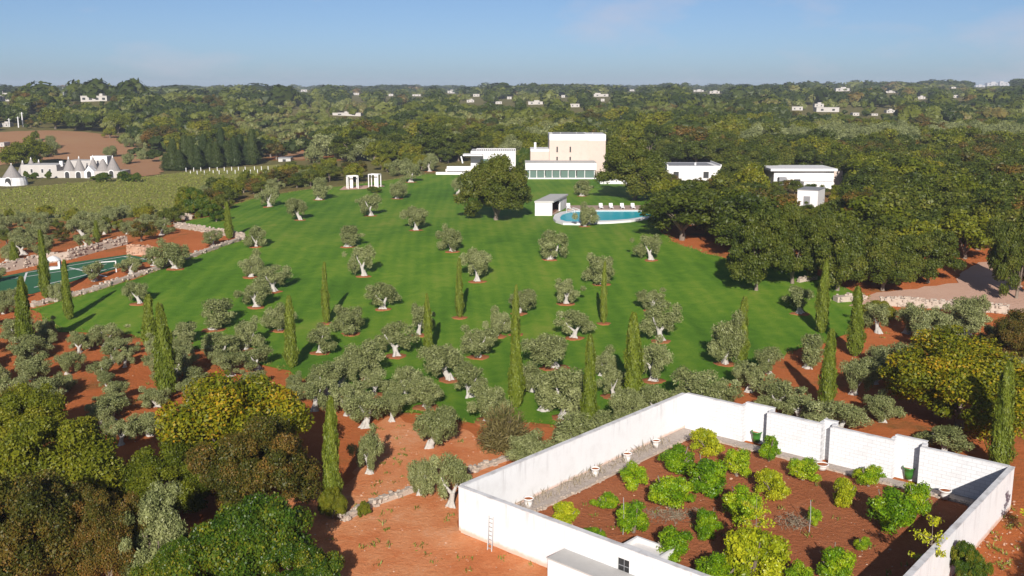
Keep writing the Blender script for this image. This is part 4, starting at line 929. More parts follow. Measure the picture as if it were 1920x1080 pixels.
mb.add(V, [(j, (j + 1) % n, n + (j + 1) % n, n + j) for j in range(n)] + [(j, 2 * n + j, 2 * n + (j + 1) % n, (j + 1) % n) for j in range(n)] + [(n + j, n + (j + 1) % n, 3 * n + (j + 1) % n, 3 * n + j) for j in range(n)])
obj('rim', mb, M['white'], e); wme = bpy.data.meshes.new('water'); wme.from_pydata([(*p, zp + .30) for p in wat], [], [list(range(n))[::-1]]); wme.flip_normals(); obj('water', wme, M['water'], e)
hr = MB()
for s in (0, 1.2):
    q = at(1062, 399, zp + .42) + Vector((s, -.2 * s, 0)); hr.tube([q, q + Vector((0, 0, 1.0)), q + Vector((1.4, -1.0, .7)), q + Vector((1.6, -1.2, -.3))], [.06] * 4, 6)
obj('handrail', hr, M['white'], e)
P0 = at(1130, 389, zp + .3)
dk = empty('pool_deck', P0); tag(dk, 'weathered timber deck behind the swimming pool', 'deck')
y0 = at(1130, 393, zp + .3).y + .3 - P0.y; y1 = at(1130, 385, zp + .3).y - P0.y; xL = at(1062, 389, zp + .3).x - P0.x; xR = at(1226, 389, zp + .3).x - P0.x
nb = 44; wbd = (xR - xL) / nb; bm_ = MB().box(0, wbd * .93, y0, y1, -.3, .0).mesh('deck_board'); bm_.materials.append(M['wood'])
for j in range(nb): obj('deck_board', bm_, None, dk, (xL + j * wbd, 0, random.uniform(-.015, .015)))
# loungers on the deck
def lounger(px, lab):
    P = at(px, 391, zp + .3); e = empty('sun_lounger', P, math.pi); tag(e, lab, 'sun lounger', 'white loungers at the pool'); 
    obj('seat', MB().box(-.36, .36, -.5, .9, .26, .36), M['white'], e); obj('backrest', MB().add([(x, y, z) for (y, z) in ((-.5, .30), (-1.15, .95)) for x in (-.36, .36)] + [(x, y - .08, z - .06) for (y, z) in ((-.5, .30), (-1.15, .95)) for x in (-.36, .36)], [(0, 1, 3, 2), (4, 6, 7, 5), (0, 4, 5, 1), (2, 3, 7, 6), (0, 2, 6, 4), (1, 5, 7, 3)]), M['white'], e)
    for sx_ in (-.3, .3):
        for sy_ in (-.4, .8): obj('leg', MB().box(sx_ - .03, sx_ + .03, sy_ - .03, sy_ + .03, 0, .26), M['white'], e)
for px, lab in ((1066, 'white lounger next to the pool cabin, left of the rim olive'), (1127, 'first white lounger right of the rim olive'), (1146, 'second white lounger right of the rim olive'), (1167, 'third white lounger right of the rim olive'), (1187, 'rightmost white lounger on the pool deck')): lounger(px, lab)
# garden frames
for j, (px, by, rz, lab) in enumerate(((661, 354, .35, 'left white cube frame on a small paved terrace at the lawn top'), (703, 351, -.3, 'right white cube frame at the lawn top'))):
    P = gp(px, by); k = depth(P) / F; w = 19 * k; h = 25 * k; e = empty('gazebo', P, rz); tag(e, lab, 'gazebo', 'white frames on the lawn'); t_ = .2
    for sx_ in (-1, 1):
        for sy_ in (-1, 1): obj('post', MB().box(sx_ * w / 2 - t_ / 2, sx_ * w / 2 + t_ / 2, sy_ * w / 3 - t_ / 2, sy_ * w / 3 + t_ / 2, -.2, h), M['white'], e)
    for sy_ in (-1, 1): obj('beam', MB().box(-w / 2 + t_ / 2, w / 2 - t_ / 2, sy_ * w / 3 - t_ / 2, sy_ * w / 3 + t_ / 2, h - t_, h - .002), M['white'], e)
    for sx_ in (-1, 1): obj('beam', MB().box(sx_ * w / 2 - t_ / 2, sx_ * w / 2 + t_ / 2, -w / 3 + t_ / 2, w / 3 - t_ / 2, h - t_, h - .003), M['white'], e)
    obj('curtain', MB().box(-w * .2, w * .12, w / 3 - .05, w / 3 + .05, .1, h - t_), M['pot_white'], e)
sheet('paved_terrace', [(636, 357), (645, 350), (715, 347), (722, 350), (680, 355)], M['gravel'], .09, 2, 0)
# sports court
CO = [(-30, 552), (0, 520), (60, 508), (140, 492), (238, 478), (292, 488), (245, 497), (150, 524), (60, 552)]
sheet('sports_court', CO, M['court'], .07, 3, 0)
def line(pts, w=.14):
    for a, b_ in zip(pts[:-1], pts[1:]):
        a = gp(*a); b_ = gp(*b_); v = (b_ - a); nn = Vector((-v.y, v.x, 0)).normalized() * w
        m_ = max(1, int(v.length / 4)); V = []
        for j in range(m_ + 1):
            p = a.lerp(b_, j / m_)
            for s in (-1, 1): q = p + nn * s; V.append((q.x, q.y, float(terrain(q.x, q.y)) + .09))
        o = obj('court_line', MB().add(V, [(2 * j, 2 * j + 2, 2 * j + 3, 2 * j + 1) for j in range(m_)]), M['white'], None); tag(o, kind='structure')
for q in ([(50, 512), (232, 482)], [(64, 540), (150, 519), (265, 490)], [(50, 512), (40, 545)], [(130, 503), (200, 520)], [(232, 482), (280, 488)], [(20, 524), (200, 496)]): line(q)
for px, by, rz, lab in ((207, 513, .5, 'white goal frame on the sports court, near side'),):
    P = gp(px - 6, by); e = empty('goal', P, rz, (.8, .8, .8)); tag(e, lab, 'goal'); 
    for s in (-1, 1): obj('post', MB().box(s * 1.5 - .09, s * 1.5 + .09, -.09, .09, 0, 2.0), M['white'], e)
    obj('crossbar', MB().box(-1.59, 1.59, -.09, .09, 2.002, 2.15), M['white'], e)
P = gp(101, 505); e = empty('shrine', P, .2, (.75, .75, .75)); tag(e, 'small white canopy-shaped shrine at the court edge between two cypresses', 'shrine')
obj('base', MB().box(-1.3, 1.3, -.8, .8, 0, .5), M['white'], e)
for s in (-1, 1): obj('pillar', MB().box(s * 1.1 - .18, s * 1.1 + .18, -.6, .6, .5, 1.8), M['white'], e)
obj('cap', MB().lathe([(1.45, 1.8), (1.2, 2.1), (.6, 2.5), (0, 2.7)], 12), M['white'], e)
# conical stone farmhouses
def cone(b, cx, w, apex, base, dy, name='cone_roof'):
    X, R_ = b.x(cx, dy), w * b.k / 2; Z0, Z1 = b.zz(base, dy), b.zz(apex, dy); hh = Z1 - Z0; prof = []; rr = np.random.default_rng(int(cx)); n = 9
    for j in range(n):
        u = j / n; r_ = R_ * (1 - u) ** .95 * 1.0; prof += [(r_, Z0 + hh * u), (R_ * (1 - (j + .75) / n) ** .95, Z0 + hh * (j + .9) / n)]
    prof += [(R_ * .06, Z1)]
    c = obj(name, MB().lathe(prof, 18, cx=X, cy=dy + R_), M['cone'], b.e)
    obj('finial', MB().lathe([(.25, Z1 - .4), (.14, Z1 - .05), (.2, Z1 + .1), (0, Z1 + .3)], 8, cx=X, cy=dy + R_), M['white'], c); return c
b = Bld('conical_stone_house', 12, 349, 'large stone hut with conical grey roof at the far left edge')
obj('wall', MB().lathe([(3.9, -.4), (3.7, 1.2), (3.35, 2.2)], 20, cx=b.x(14), cy=3.6), M['white'], b.e); cone(b, 14, 41, 309, 339, .2); b.arch(16, 11, 334, 349, .05)
b = Bld('conical_stone_farmhouse', 130, 334, 'white farmhouse with a row of conical grey stone roofs beyond the vineyard')
b.box('long_wall', 38, 105, 310, 335, 1, 9, 'far_white', z0=-.5); b.box('roof', 39, 104, 309.3, 310, 1.2, 8.6, 'concrete'); b.box('chimney', 103, 109, 302, 312, 4, .8, 'white')
b.box('front_wall', 105, 228, 321, 335, .6, 7, 'far_white', z0=-.5); b.box('upper_block', 108, 176, 301, 320, 8, 6, 'far_white', z0=0); b.box('tower_block', 149, 180, 293, 320, 9, 4, 'pot_white', z0=0)
for cx, w, ap, ba, dy in ((32, 26, 303, 331, 2.5), (41, 18, 297, 315, 6), (55, 9, 301, 310, 7), (124, 24, 296, 323, .8), (144, 22, 295, 323, .8), (165, 20, 293, 322, 3), (186, 26, 296, 322, 1.5), (206, 28, 294, 322, .9)): cone(b, cx, w, ap, ba, dy)
m_ = MB(); q = [(b.x(158), b.zz(335, .3)), (b.x(177), b.zz(335, .3)), (b.x(177), b.zz(322, .3)), (b.x(167), b.zz(311, .3)), (b.x(158), b.zz(322, .3))]
m_.add([(x, y, z) for y in (.3, 3) for x, z in q], [(0, 1, 2, 3, 4)]); m_.add([(x, y, z) for y in (.3, 3) for x, z in q], [(j, j + 5, (j + 1) % 5 + 5, (j + 1) % 5) for j in range(5)]); obj('gable_wall', m_, M['white'], b.e)
for cx, w, yt, yb, dy in ((125, 8, 322, 334, .6), (146, 9, 322, 334, .6), (167, 8, 321, 333, .3), (208, 8, 320, 333, .6)): b.arch(cx, w, yt, yb, dy)
for cx in (58, 78, 92): b.window(cx - 2, cx + 2, 317, 324, 1)
for j, (px, w) in enumerate(((50, 13), (64, 17), (91, 12), (190, 34), (236, 28), (255, 22))):
    tree('shrub', k6, (MBk, M['lush' if j < 3 else 'downy']), px, 336 + (6 if j > 2 else 0), 320 + (j % 2) * 3, w, ['clipped shrub at the white farmhouse wall, left', 'clipped shrub at the white farmhouse wall, middle', 'clipped shrub at the white farmhouse wall, right', 'bushy shrub in front of the conical roofs', 'bush at the right end of the conical houses', 'dark bush beside the pale track right of the conical houses'][j], 'shrub')
# far houses: (x, base row, width, height, label)
HOUSES = []
def house(px, by, w, h, label, cone_=False, mat='far_white', nwin=2):
    w *= .85; h *= .8
    b = Bld('far_house', px, by, label); dp = max(5.0, w * b.k * .5); HOUSES.append((px, by, w, h, depth(b.P)))
    b.box('wall', px - w / 2, px + w / 2, by - h * .9, by + 1, 0, dp, mat, z0=-1.5); b.box('roof', px - w / 2 - .2, px + w / 2 + .2, by - h, by - h * .9, -.15, dp + .3, mat)
    if w > 12 and int(px) % 3 != 1: b.box('upper_room', px - w * (.1 + .3 * (int(px) % 2)), px + w * (.28 - .3 * (int(px) % 2)), by - h * 1.4, by - h * .99, dp * .3, dp * .5, mat)
    for j in range(nwin):
        cx = px - w / 2 + w * (j + .5) / nwin; b.window(cx - w * .06, cx + w * .06, by - h * .68, by - h * .25, 0, fw=.05)
    if cone_: cone(b, px - w * .2, w * .22, by - h * 1.7, by - h * .9, 1.5)
house(176, 190, 58, 13, 'white house with a conical roof on the wooded hill at the left', True, nwin=4)
for px, by, w, h, lab in [
 (8, 190, 22, 14, 'pale conical-roofed hut on the hilltop at the far left edge'),
 (8, 238, 20, 9, 'small pale hut at the left edge above the brown field'), (4, 276, 10, 11, 'white cottage at the left edge of the brown field'),
 (650, 217, 62, 7, 'long low pale building in the wooded valley'),
 (570, 172, 14, 5, 'white house on the far ridge left of centre'), (668, 178, 12, 5, 'white house low on the ridge, left of a cluster'), (733, 180, 10, 5, 'tiny white house in the distant valley'), (781, 180, 18, 4, 'flat white house in the distant valley'),
 (846, 175, 16, 6, 'white house on the skyline left of the villa'), (893, 181, 14, 6, 'white house below the skyline trees, left of the villa'), (882, 192, 16, 6, 'pale house in the trees behind the villa wing'),
 (935, 195, 14, 6, 'small pale house among trees above the villa wing'), (955, 186, 10, 6, 'white gable above the villa wing'), (1004, 196, 32, 7, 'white house group on the olive slope above the villa tower'),
 (1056, 183, 8, 6, 'tiny white hut on the ridge above the villa tower'), (1078, 201, 20, 8, 'white box house on the olive slope right of the villa tower'), (1127, 181, 32, 6, 'wide white house on the ridge right of the villa'),
 (1130, 190, 8, 6, 'tiny white shed below the wide ridge house'), (1185, 171, 10, 4, 'speck of a white house on the skyline'), (1310, 172, 22, 4, 'white houses on the skyline right of centre'), (1340, 175, 22, 5, 'low white roofs on the skyline right of centre'),
 (1495, 207, 24, 9, 'white building with a dark opening in the right-hand olive groves'), (1536, 201, 20, 8, 'small white house behind the cream one in the right groves'), (1552, 210, 50, 11, 'cream house in the right-hand olive groves'),
 (1580, 171, 30, 7, 'white villa on the right skyline'), (1670, 174, 22, 4, 'low pale house below the right skyline'), (1728, 186, 16, 6, 'white house among trees at the right'), (1792, 183, 12, 6, 'small white house near the right ridge'),
 (1605, 217, 14, 7, 'white shed in the orchards right of the cream house'), (1640, 217, 14, 5, 'grey-roofed shed in the orchards at the right'), (1670, 212, 18, 7, 'pale sheds in the right orchards'),
 (1838, 164, 20, 5, 'white houses on the far right hill, left of the cluster'), (1862, 161, 26, 7, 'white house cluster on the far right hilltop'), (1883, 159, 20, 6, 'rightmost white house of the hilltop cluster'), (1788, 166, 10, 4, 'lone white house on the right skyline'),
]: house(px, by, w, h, lab, px == 8 and by == 190, nwin=2 if w > 11 else 1)
b = Bld('shed', 533, 303, 'small blue-grey metal shed at the vineyard corner', 'shed'); b.box('body', 522, 545, 297, 304, 0, 5, 'concrete', z0=-.5); b.box('roof', 521.5, 545.5, 295.5, 297, -.2, 5.4, 'roofgrey'); b.box('door', 530, 536, 298.5, 303, -.05, .05, 'dark')
for px, by, top, lab in ((43, 238, 212, 'tallest white utility pole on the left hillside'), (35, 239, 220, 'white utility pole just left of the tallest one'), (18, 238, 223, 'short white utility pole at the far left'), (70, 213, 194, 'white utility pole higher up the wooded hill'), (119, 180, 165, 'thin pole near the skyline left of the white hill house')):
    P = gp(px, by); h = (by - top) * depth(P) / F * 1.05; e = empty('utility_pole', P); tag(e, lab, 'pole'); obj('pole', MB().tube([(0, 0, -1), (0, 0, h)], [.3, .22], 8), M['white'], e); obj('crossarm', MB().bar((-.9, 0, h - .5), (.9, 0, h - .5), .15), M['metal'], e)
    HOUSES.append((px, by, 5, by - top, depth(P)))
pm = MB().box(-.09, .09, -.09, .09, -.2, 1.3).mesh('vine_post'); pm.materials.append(M['white'])
for j in range(26):
    px = 350 + j * 7 + random.uniform(-2, 2); by = 323 - (px - 350) * .02 + (5 if j % 2 else -1); o = obj('vine_post', pm, None, None, gp(px, by)); tag(o, 'short white post in the far corner of the vineyard', 'post', 'white posts in the vineyard')

# ------------------------------------------------------------------ woods and groves
def scatter(n_grid, y0, y1, sp, jit, seed):
    r = np.random.default_rng(seed); pts = []
    ys = np.arange(y0, y1, sp)
    for y in ys:
        hw = y * 0.56 + 25; xs = np.arange(-hw, hw, sp) + r.uniform(0, sp); pts.append(np.stack([xs, np.full(len(xs), y)], 1))
    p = np.concatenate(pts); p += r.uniform(-jit, jit, p.shape) * sp; return p, r
Rfield = [(-80, 252), (90, 243), (240, 256), (260, 282), (330, 296), (330, 318), (560, 300), (610, 292), (612, 300), (560, 308), (535, 330), (470, 350), (330, 378), (200, 396), (60, 402), (-80, 404)]
Rright = [(1232, 300), (1930, 300), (1930, 480), (1830, 480), (1800, 500), (1640, 520), (1520, 505), (1420, 490), (1340, 472), (1268, 448), (1242, 420), (1250, 395)]
Rbackr = [(1232, 200), (2100, 200), (2100, 300), (1232, 300)]
Rol1 = [(1380, 258), (1940, 258), (1940, 316), (1700, 312), (1560, 302), (1380, 290)]       # grey olive belt at right
Rhedge = [(330, 395), (430, 350), (520, 335), (640, 322), (760, 316), (810, 312), (818, 322), (760, 330), (640, 346), (560, 354), (480, 368), (440, 380), (420, 398), (350, 412)]
Rscrub = [(-60, 408), (200, 405), (300, 397), (340, 408), (330, 425), (300, 455), (230, 452), (130, 478), (60, 490), (-60, 508)]
Rgrove = [(-70, 520), (-10, 525), (40, 590), (110, 628), (240, 632), (330, 655), (450, 672), (520, 700), (560, 730), (560, 800), (300, 815), (240, 845), (90, 800), (-20, 730), (-70, 700)]
Rslope = [(1625, 590), (1890, 600), (1930, 640), (1930, 760), (1700, 720), (1600, 700), (1620, 640)]
BLDG = [(1236, 318, 1368, 352), (1436, 326, 1596, 358), (1476, 374, 1550, 392), (862, 300, 1245, 345), (985, 345, 1245, 425), (-20, 300, 240, 352), (1400, 520, 1640, 560)]
HOUSES += [(1300, 325, 104, 14, depth(gp(1300, 348))), (1508, 340, 130, 22, depth(gp(1505, 352))), (1513, 378, 56, 22, depth(gp(1512, 388)))]
kinds = {'holm_oak': [], 'downy_oak': [], 'russet_oak': [], 'olive_tree': []}; far = []
def pick(r, w): 
    ks = ('holm_oak', 'downy_oak', 'russet_oak', 'olive_tree'); return ks[int(r.choice(4, p=np.array(w) / sum(w)))]
ex = np.array(EXCL)
def run(y0, y1, sp, seed, hmul=1.0, grove=False):
    p, r = scatter(0, y0, y1, sp, .42, seed); z = terrain(p[:, 0], p[:, 1]); qx, qy, dep = proj(p[:, 0], p[:, 1], z)
    fld = inpoly(qx, qy, Rfield); rr_ = inpoly(qx, qy, Rright); hd = inpoly(qx, qy, Rhedge); sc = inpoly(qx, qy, Rscrub); gv = inpoly(qx, qy, Rgrove); ol = inpoly(qx, qy, Rol1); lw = inpoly(qx, qy, LAWN); sl = inpoly(qx, qy, Rslope)
    cl = np.sin(p[:, 0] * .031 + 2) * np.sin(p[:, 1] * .023 + 1) + .5 * np.sin(p[:, 0] * .07 + p[:, 1] * .05)
    for i in range(len(p)):
        x, y = qx[i], qy[i]
        if lw[i] or x < -140 or x > 2060 or y > 900: continue
        if any(a <= x <= c and b_ <= y <= d_ for a, b_, c, d_ in BLDG): continue
        if ((ex[:, 0] - p[i, 0]) ** 2 + (ex[:, 1] - p[i, 1]) ** 2 < (ex[:, 2] + (.2 if grove else 1.2)) ** 2).any(): continue
        big_ = 1.0
        if fld[i] and not grove:
            if not (r.random() < (.07 if y < 305 else .006) or (205 < x < 335 and 258 < y < 312 and r.random() < .55)): continue
            kd = pick(r, (1, 1, .2, 3)); hh = r.uniform(3, 4.5)
        elif gv[i] or sl[i]:
            if not grove and gv[i] or grove and sl[i] or r.random() < (.10 if gv[i] else .15): continue
            kd = 'olive_tree'; hh = r.uniform(2.3, 3.7)
        elif grove: continue
        elif hd[i]:
            if x > 640 and r.random() < .4: continue
            kd = pick(r, (2, 3, .5, .6)); hh = r.uniform(3.0, 5.2)
        elif sc[i]:
            if r.random() < .08: continue
            kd = pick(r, (.4, 1.2, .5, 4)); hh = r.uniform(2.0, 3.4)
        elif rr_[i]:
            if y < 330 and r.random() < .1: continue
            kd = pick(r, (5, 1.3, .7, .4)); hh = r.uniform(6.5, 9.5) if kd != 'olive_tree' else r.uniform(3.5, 5)
        elif y < 306:
            if x < 560:
                kd = pick(r, (5, 2, .5, .8)) if cl[i] > -.5 else pick(r, (1, 2, .5, 3)); hh = r.uniform(5, 8)
                if 430 < x < 620 and 225 < y < 290: kd = pick(r, (.6, 1.2, .3, 4)); hh = r.uniform(3, 5)
            elif ol[i]: kd = pick(r, (.5, .5, .4, 5)); hh = r.uniform(5, 7)
            elif cl[i] > .1: kd = pick(r, (5, 1.8, .4, .5)); hh = r.uniform(6, 9.5)
            elif cl[i] > -.4: kd = pick(r, (1.4, 4.5, .5, .6)); hh = r.uniform(5, 7)
            else: kd = pick(r, (.8, 1.2, .5, 4)); hh = r.uniform(4, 6)
            if 520 < x < 640 and 270 < y < 306 and r.random() < .5: continue
        else: continue
        hh *= hmul; w = hh * r.uniform(.95, 1.4); top = y - hh * F / dep[i]
        if any(abs(x - hx) < hw_ / 2 + w * F / dep[i] * .42 and dep[i] < hd_ and top < hy - hh_ * .25 for hx, hy, hw_, hh_, hd_ in HOUSES): 
            hh = max(1.5, hh * .4); top = y - hh * F / dep[i]; w = hh * 1.2
            if any(abs(x - hx) < hw_ / 2 + w * F / dep[i] * .42 and dep[i] < hd_ and top < hy - hh_ * .25 for hx, hy, hw_, hh_, hd_ in HOUSES): continue
        kinds[kd].append((dep[i], p[i, 0], p[i, 1], z[i], hh, w, y, x))
run(62, 330, 6.0, 11); run(330, 620, 9.0, 12, 1.3); run(62, 140, 3.9, 13, 0.78, True)
LAB = {'holm_oak': ('dark green oak in the dense woods around and beyond the villa', 'oaks in the woods'), 'downy_oak': ('yellow-green tree in the woods around and beyond the villa', 'yellow-green trees in the woods'),
       'russet_oak': ('brownish tree scattered in the woods around the villa', 'brownish trees in the woods'), 'olive_tree': ('grey-green olive in the groves and woods around the lawn', 'olives in the groves and woods')}
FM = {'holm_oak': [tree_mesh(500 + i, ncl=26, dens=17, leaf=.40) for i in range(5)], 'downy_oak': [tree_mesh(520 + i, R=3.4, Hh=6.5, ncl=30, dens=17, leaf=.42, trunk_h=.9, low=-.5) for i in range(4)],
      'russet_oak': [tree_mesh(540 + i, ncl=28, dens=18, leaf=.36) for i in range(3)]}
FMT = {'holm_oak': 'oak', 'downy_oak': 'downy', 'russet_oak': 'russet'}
def zone(px, py):
    if inpoly(np.array([px]), np.array([py]), Rhedge)[0]: return 'in the hedge along the upper left lawn' + (' near the white gazebos' if px > 560 else ' near the vineyard corner')
    if inpoly(np.array([px]), np.array([py]), Rscrub)[0]: return 'in the scrub between vineyard and sports court, ' + ('left' if px < 110 else 'middle' if px < 220 else 'right')
    if py > 306 and px > 1200:
        a = 'right of the pool' if px < 1340 else 'between guest house and cream building' if px < 1450 else 'around the grey shed' if px < 1620 else 'behind the gravel drive' if px < 1760 else 'at the right edge beyond the gravel drive'
        return a + (', front row' if py > 440 else ', middle row' if py > 375 else ', back row')
    if py > 540: return 'on the red slope below the gravel drive'
    if py > 306: return 'beside the vineyard'
    n = ('on the hill above the brown field at the left edge', 'below the white hill house', 'behind the conifer windbreak', 'in the valley below the long low building', 'beyond the villa terrace', 'behind the villa', 'beyond the guest house', 'beyond the cream farm building', 'in the far right of the woods')
    i = int(np.searchsorted([130, 320, 520, 700, 880, 1140, 1400, 1620], px)); return n[i] + (', nearer trees' if py > 275 else ', middle distance' if py > 250 else ', farther up')
LB = {'holm_oak': 'dark green oak ', 'downy_oak': 'yellow-green tree ', 'russet_oak': 'brownish tree ', 'olive_tree': 'grey-green olive '}
NB = {}
def fb(me):
    if me.name not in NB: NB[me.name] = bounds(me)
    return NB[me.name]
for kd, lst in kinds.items():
    lst.sort()
    cap = 300 if kd != 'olive_tree' else 300 - 1
    for j, (dp_, x, y, z, hh, w, qy_, qx_) in enumerate(lst):
        if j >= cap: far.append((x, y, z, hh, w, {'holm_oak': .16, 'downy_oak': .52, 'russet_oak': .96, 'olive_tree': .78}[kd])); continue
        if kd == 'olive_tree':
            if dp_ < 190:
                tkm, crm = OL[j % 7]; lo, hi = fb(crm); s = w * 1.12 / (.5 * (hi[0] - lo[0] + hi[1] - lo[1]))
                o = empty('olive_tree', (x, y, z), random.uniform(0, 6.28), (s, s, hh / hi[2])); obj('trunk', tkm, M['bark'], o); obj('crown', crm, M['olive'], o)
                
                if inpoly(np.array([qx_]), np.array([qy_]), Rgrove)[0]: zn = 'in the red-earth grove, ' + ('at the left edge' if qx_ < 70 else 'left of the paired cypresses' if qx_ < 240 else 'around the paired cypresses' if qx_ < 360 else 'next to the yellow tree') + (', upper rows' if qy_ < 665 else ', middle rows' if qy_ < 740 else ', lower rows')
                else: zn = zone(qx_, qy_)
                tag(o, 'small olive ' + zn, 'olive tree', 'small olives ' + zn); continue
            crm = OL[j % 7][1]; lo, hi = fb(crm); s = w * 1.25 / (.5 * (hi[0] - lo[0] + hi[1] - lo[1]))
            o = obj('olive_tree', crm, None, None, (x, y, z - .8 * hh / hi[2]), random.uniform(0, 6.28), (s, s, hh / hi[2] * 1.2))
        else:
            me = FM[kd][j % len(FM[kd])]
            if len(me.materials) == 0: me.materials.append(M[FMT[kd]]); me.materials.append(M['bark'])
            lo, hi = fb(me); s = w * 1.08 / (.5 * (hi[0] - lo[0] + hi[1] - lo[1])); o = obj(kd, me, None, None, (x, y, z), random.uniform(0, 6.28), (s, s, hh / hi[2]))
        zn = zone(qx_, qy_); tag(o, LB[kd] + zn, 'tree', LB[kd].strip() + 's ' + zn)
ORD = ['first', 'second', 'third', 'fourth', 'fifth', 'sixth', 'seventh', 'eighth', 'ninth', 'tenth', 'eleventh', 'twelfth', 'thirteenth', 'fourteenth', 'fifteenth']
S.view_layers[0].update(); byl = {}
for o in C.objects:
    if o.parent is None and o.get('group') and o.get('label') and 'white post' not in o['label']: byl.setdefault(o['label'], []).append(o)
for lab, os_ in byl.items():
    if 2 <= len(os_) <= 12:
        os_.sort(key=lambda o: o.location.x / max(o.location.y, 1))
        for j, o in enumerate(os_):
            if len((lab + ' a b c').split()) <= 16: o['label'] = lab + ', ' + ORD[j] + ' from left'
# conifer windbreak beyond the vineyard
M['conifer'] = m_leaf('dark_conifer_leaf', [(.022, .040, .008), (.042, .064, .012), (.075, .095, .020)], 0.5)
CW = cypress_meshes(260, 0.19)[1]; CW.materials.append(M['conifer'])
for j in range(15):
    px = 314 + j * 11.5; P = gp(px, 320 - j * .9 + (j % 3)); k = depth(P) / F; hh = (54 + 12 * math.sin(j * 2.3) + 5 * math.sin(j * 5.1) - (22 if j == 0 else 0)) * k
    o = obj('conifer', CW, None, None, P, random.uniform(0, 6), (26 * k / 3.0, 26 * k / 3.0, hh / 8)); tag(o, 'dark conifer, ' + ORD[j] + ' from the left in the windbreak row behind the vineyard', 'conifer', 'conifer windbreak')
# the rest of the wood, too far and dense to count
def lod(seed, nl, leaf, sub):
    r = np.random.default_rng(seed); mb = MB(); cl = [(np.array([r.normal() * .16, r.normal() * .16, r.uniform(.40, .72)]), np.array([r.uniform(.2, .3)] * 2 + [r.uniform(.18, .27)])) for _ in range(5)]
    for c, rad in cl: add_core(mb, c, rad, r, .95, 1, 0)
    cc = np.array([cl[i][0] for i in r.integers(0, 5, nl)]); d = unit(r.normal(size=(nl, 3))); d[:, 2] = np.abs(d[:, 2]) * .9 - .15
    add_leaves(mb, cc + d * .27, d + r.normal(size=(nl, 3)) * .5, leaf, leaf * .6, np.zeros(nl), r)
    return [(np.concatenate(mb.v)), [f for f, _ in mb.f]]
def lod_small(seed, nl):
    r = np.random.default_rng(seed); mb = MB(); add_core(mb, (0, 0, .5), (.42, .42, .46), r, 1.0, 1, 0)
    d = unit(r.normal(size=(nl, 3))); d[:, 2] = np.abs(d[:, 2]); add_leaves(mb, d * .45 + np.array([0, 0, .5]), d + r.normal(size=(nl, 3)) * .6, .22, .15, np.zeros(nl), r)
    return [(np.concatenate(mb.v)), [f for f, _ in mb.f]]
LA = [lod(600 + i, 170, .13, 1) for i in range(6)]; LBs = [lod_small(620 + i, 34) for i in range(5)]
def mass(name, items, lods, label):
    r = np.random.default_rng(len(items)); mb = MB()
    for x, y, z, hh, w, tn in items:
        V, Fs = lods[int(r.integers(0, len(lods)))]; a = r.uniform(0, 6.28); c_, s_ = math.cos(a), math.sin(a)
        v = np.stack([(V[:, 0] * c_ - V[:, 1] * s_) * w + x, (V[:, 0] * s_ + V[:, 1] * c_) * w + y, V[:, 2] * hh * 1.05 + z - .1 * hh], 1)
        t0 = tn + r.uniform(-.13, .13); n0 = mb.n; mb.v.append(v); mb.t.append(np.clip(t0 + r.normal(size=len(v)) * .05, 0, 1))
        for f in Fs: mb.f.append((f + n0, 0))
        mb.n += len(v)
    o = obj(name, mb.mesh(name, False, True), M['far']); tag(o, label, 'woodland', kind='stuff')
mass('distant_wood', far, LA, 'unbroken woodland and groves behind the villa')
far2 = []
for y0, y1, gap, hm in ((620, 1000, 13, 1.3), (1000, 1700, 19, 1.3), (1700, 3600, 40, 1.4)):
    p, r = scatter(0, y0, y1, gap, .45, int(y0)); z = terrain(p[:, 0], p[:, 1]); qx, qy, dep = proj(p[:, 0], p[:, 1], z)
    cl = np.sin(p[:, 0] * .017 + 1) * np.sin(p[:, 1] * .009 + 2) + .5 * np.sin(p[:, 0] * .04 + p[:, 1] * .02)
    for i in range(len(p)):
        if qx[i] < -60 or qx[i] > 1980: continue
        gro = cl[i] < -.25 and y0 < 1700
        hh = (r.uniform(3.2, 5) if gro else r.uniform(5.5, 9.5)) * hm; hh *= 1.4 if r.random() < .10 else 1.0; w = hh * r.uniform(1.0, 1.5) * (1.0 if gap < 15 else 1.5 if gap < 30 else 2.2); top = qy[i] - hh * F / dep[i]
        if any(abs(qx[i] - hx) < hw_ / 2 + w * F / dep[i] * .45 and dep[i] < hd_ and top < hy - hh_ * .3 for hx, hy, hw_, hh_, hd_ in HOUSES): continue
        if gro and r.random() < .45: continue
        far2.append((p[i, 0], p[i, 1], z[i], hh, w, float(r.choice([.78, .55])) if gro else float(r.choice([.12, .22, .3, .5, .6, .92], p=[.27, .25, .2, .14, .08, .06]))))
mass('far_woodland', far2, LBs, 'far woodland and olive groves up to the horizon')
# vines
r = np.random.default_rng(9); mb = MB(); vp = [(-60, 364), (60, 352), (150, 344), (235, 338), (330, 327), (420, 318), (525, 310), (530, 325), (470, 343), (345, 383), (300, 400), (60, 412), (-60, 412)]
for yy in np.arange(205, 340, 2.6):
    xs = r.uniform(-190, -40, 700); yj = yy + r.normal(size=700) * .25 + xs * .10; z = terrain(xs, yj); qx, qy, _ = proj(xs, yj, z); kp = inpoly(qx, qy, vp); m_ = int(kp.sum())
    if m_: add_leaves(mb, np.stack([xs[kp], yj[kp], z[kp] + r.uniform(.1, .6, m_)], 1), r.normal(size=(m_, 3)) + np.array([0, -.5, .8]), .42, .3, r.uniform(0, 1, m_), r)
tag(obj('vines', mb.mesh('vines', False, True), M['vine']), 'rows of low green vines in the field left of the lawn', 'vines', kind='stuff')

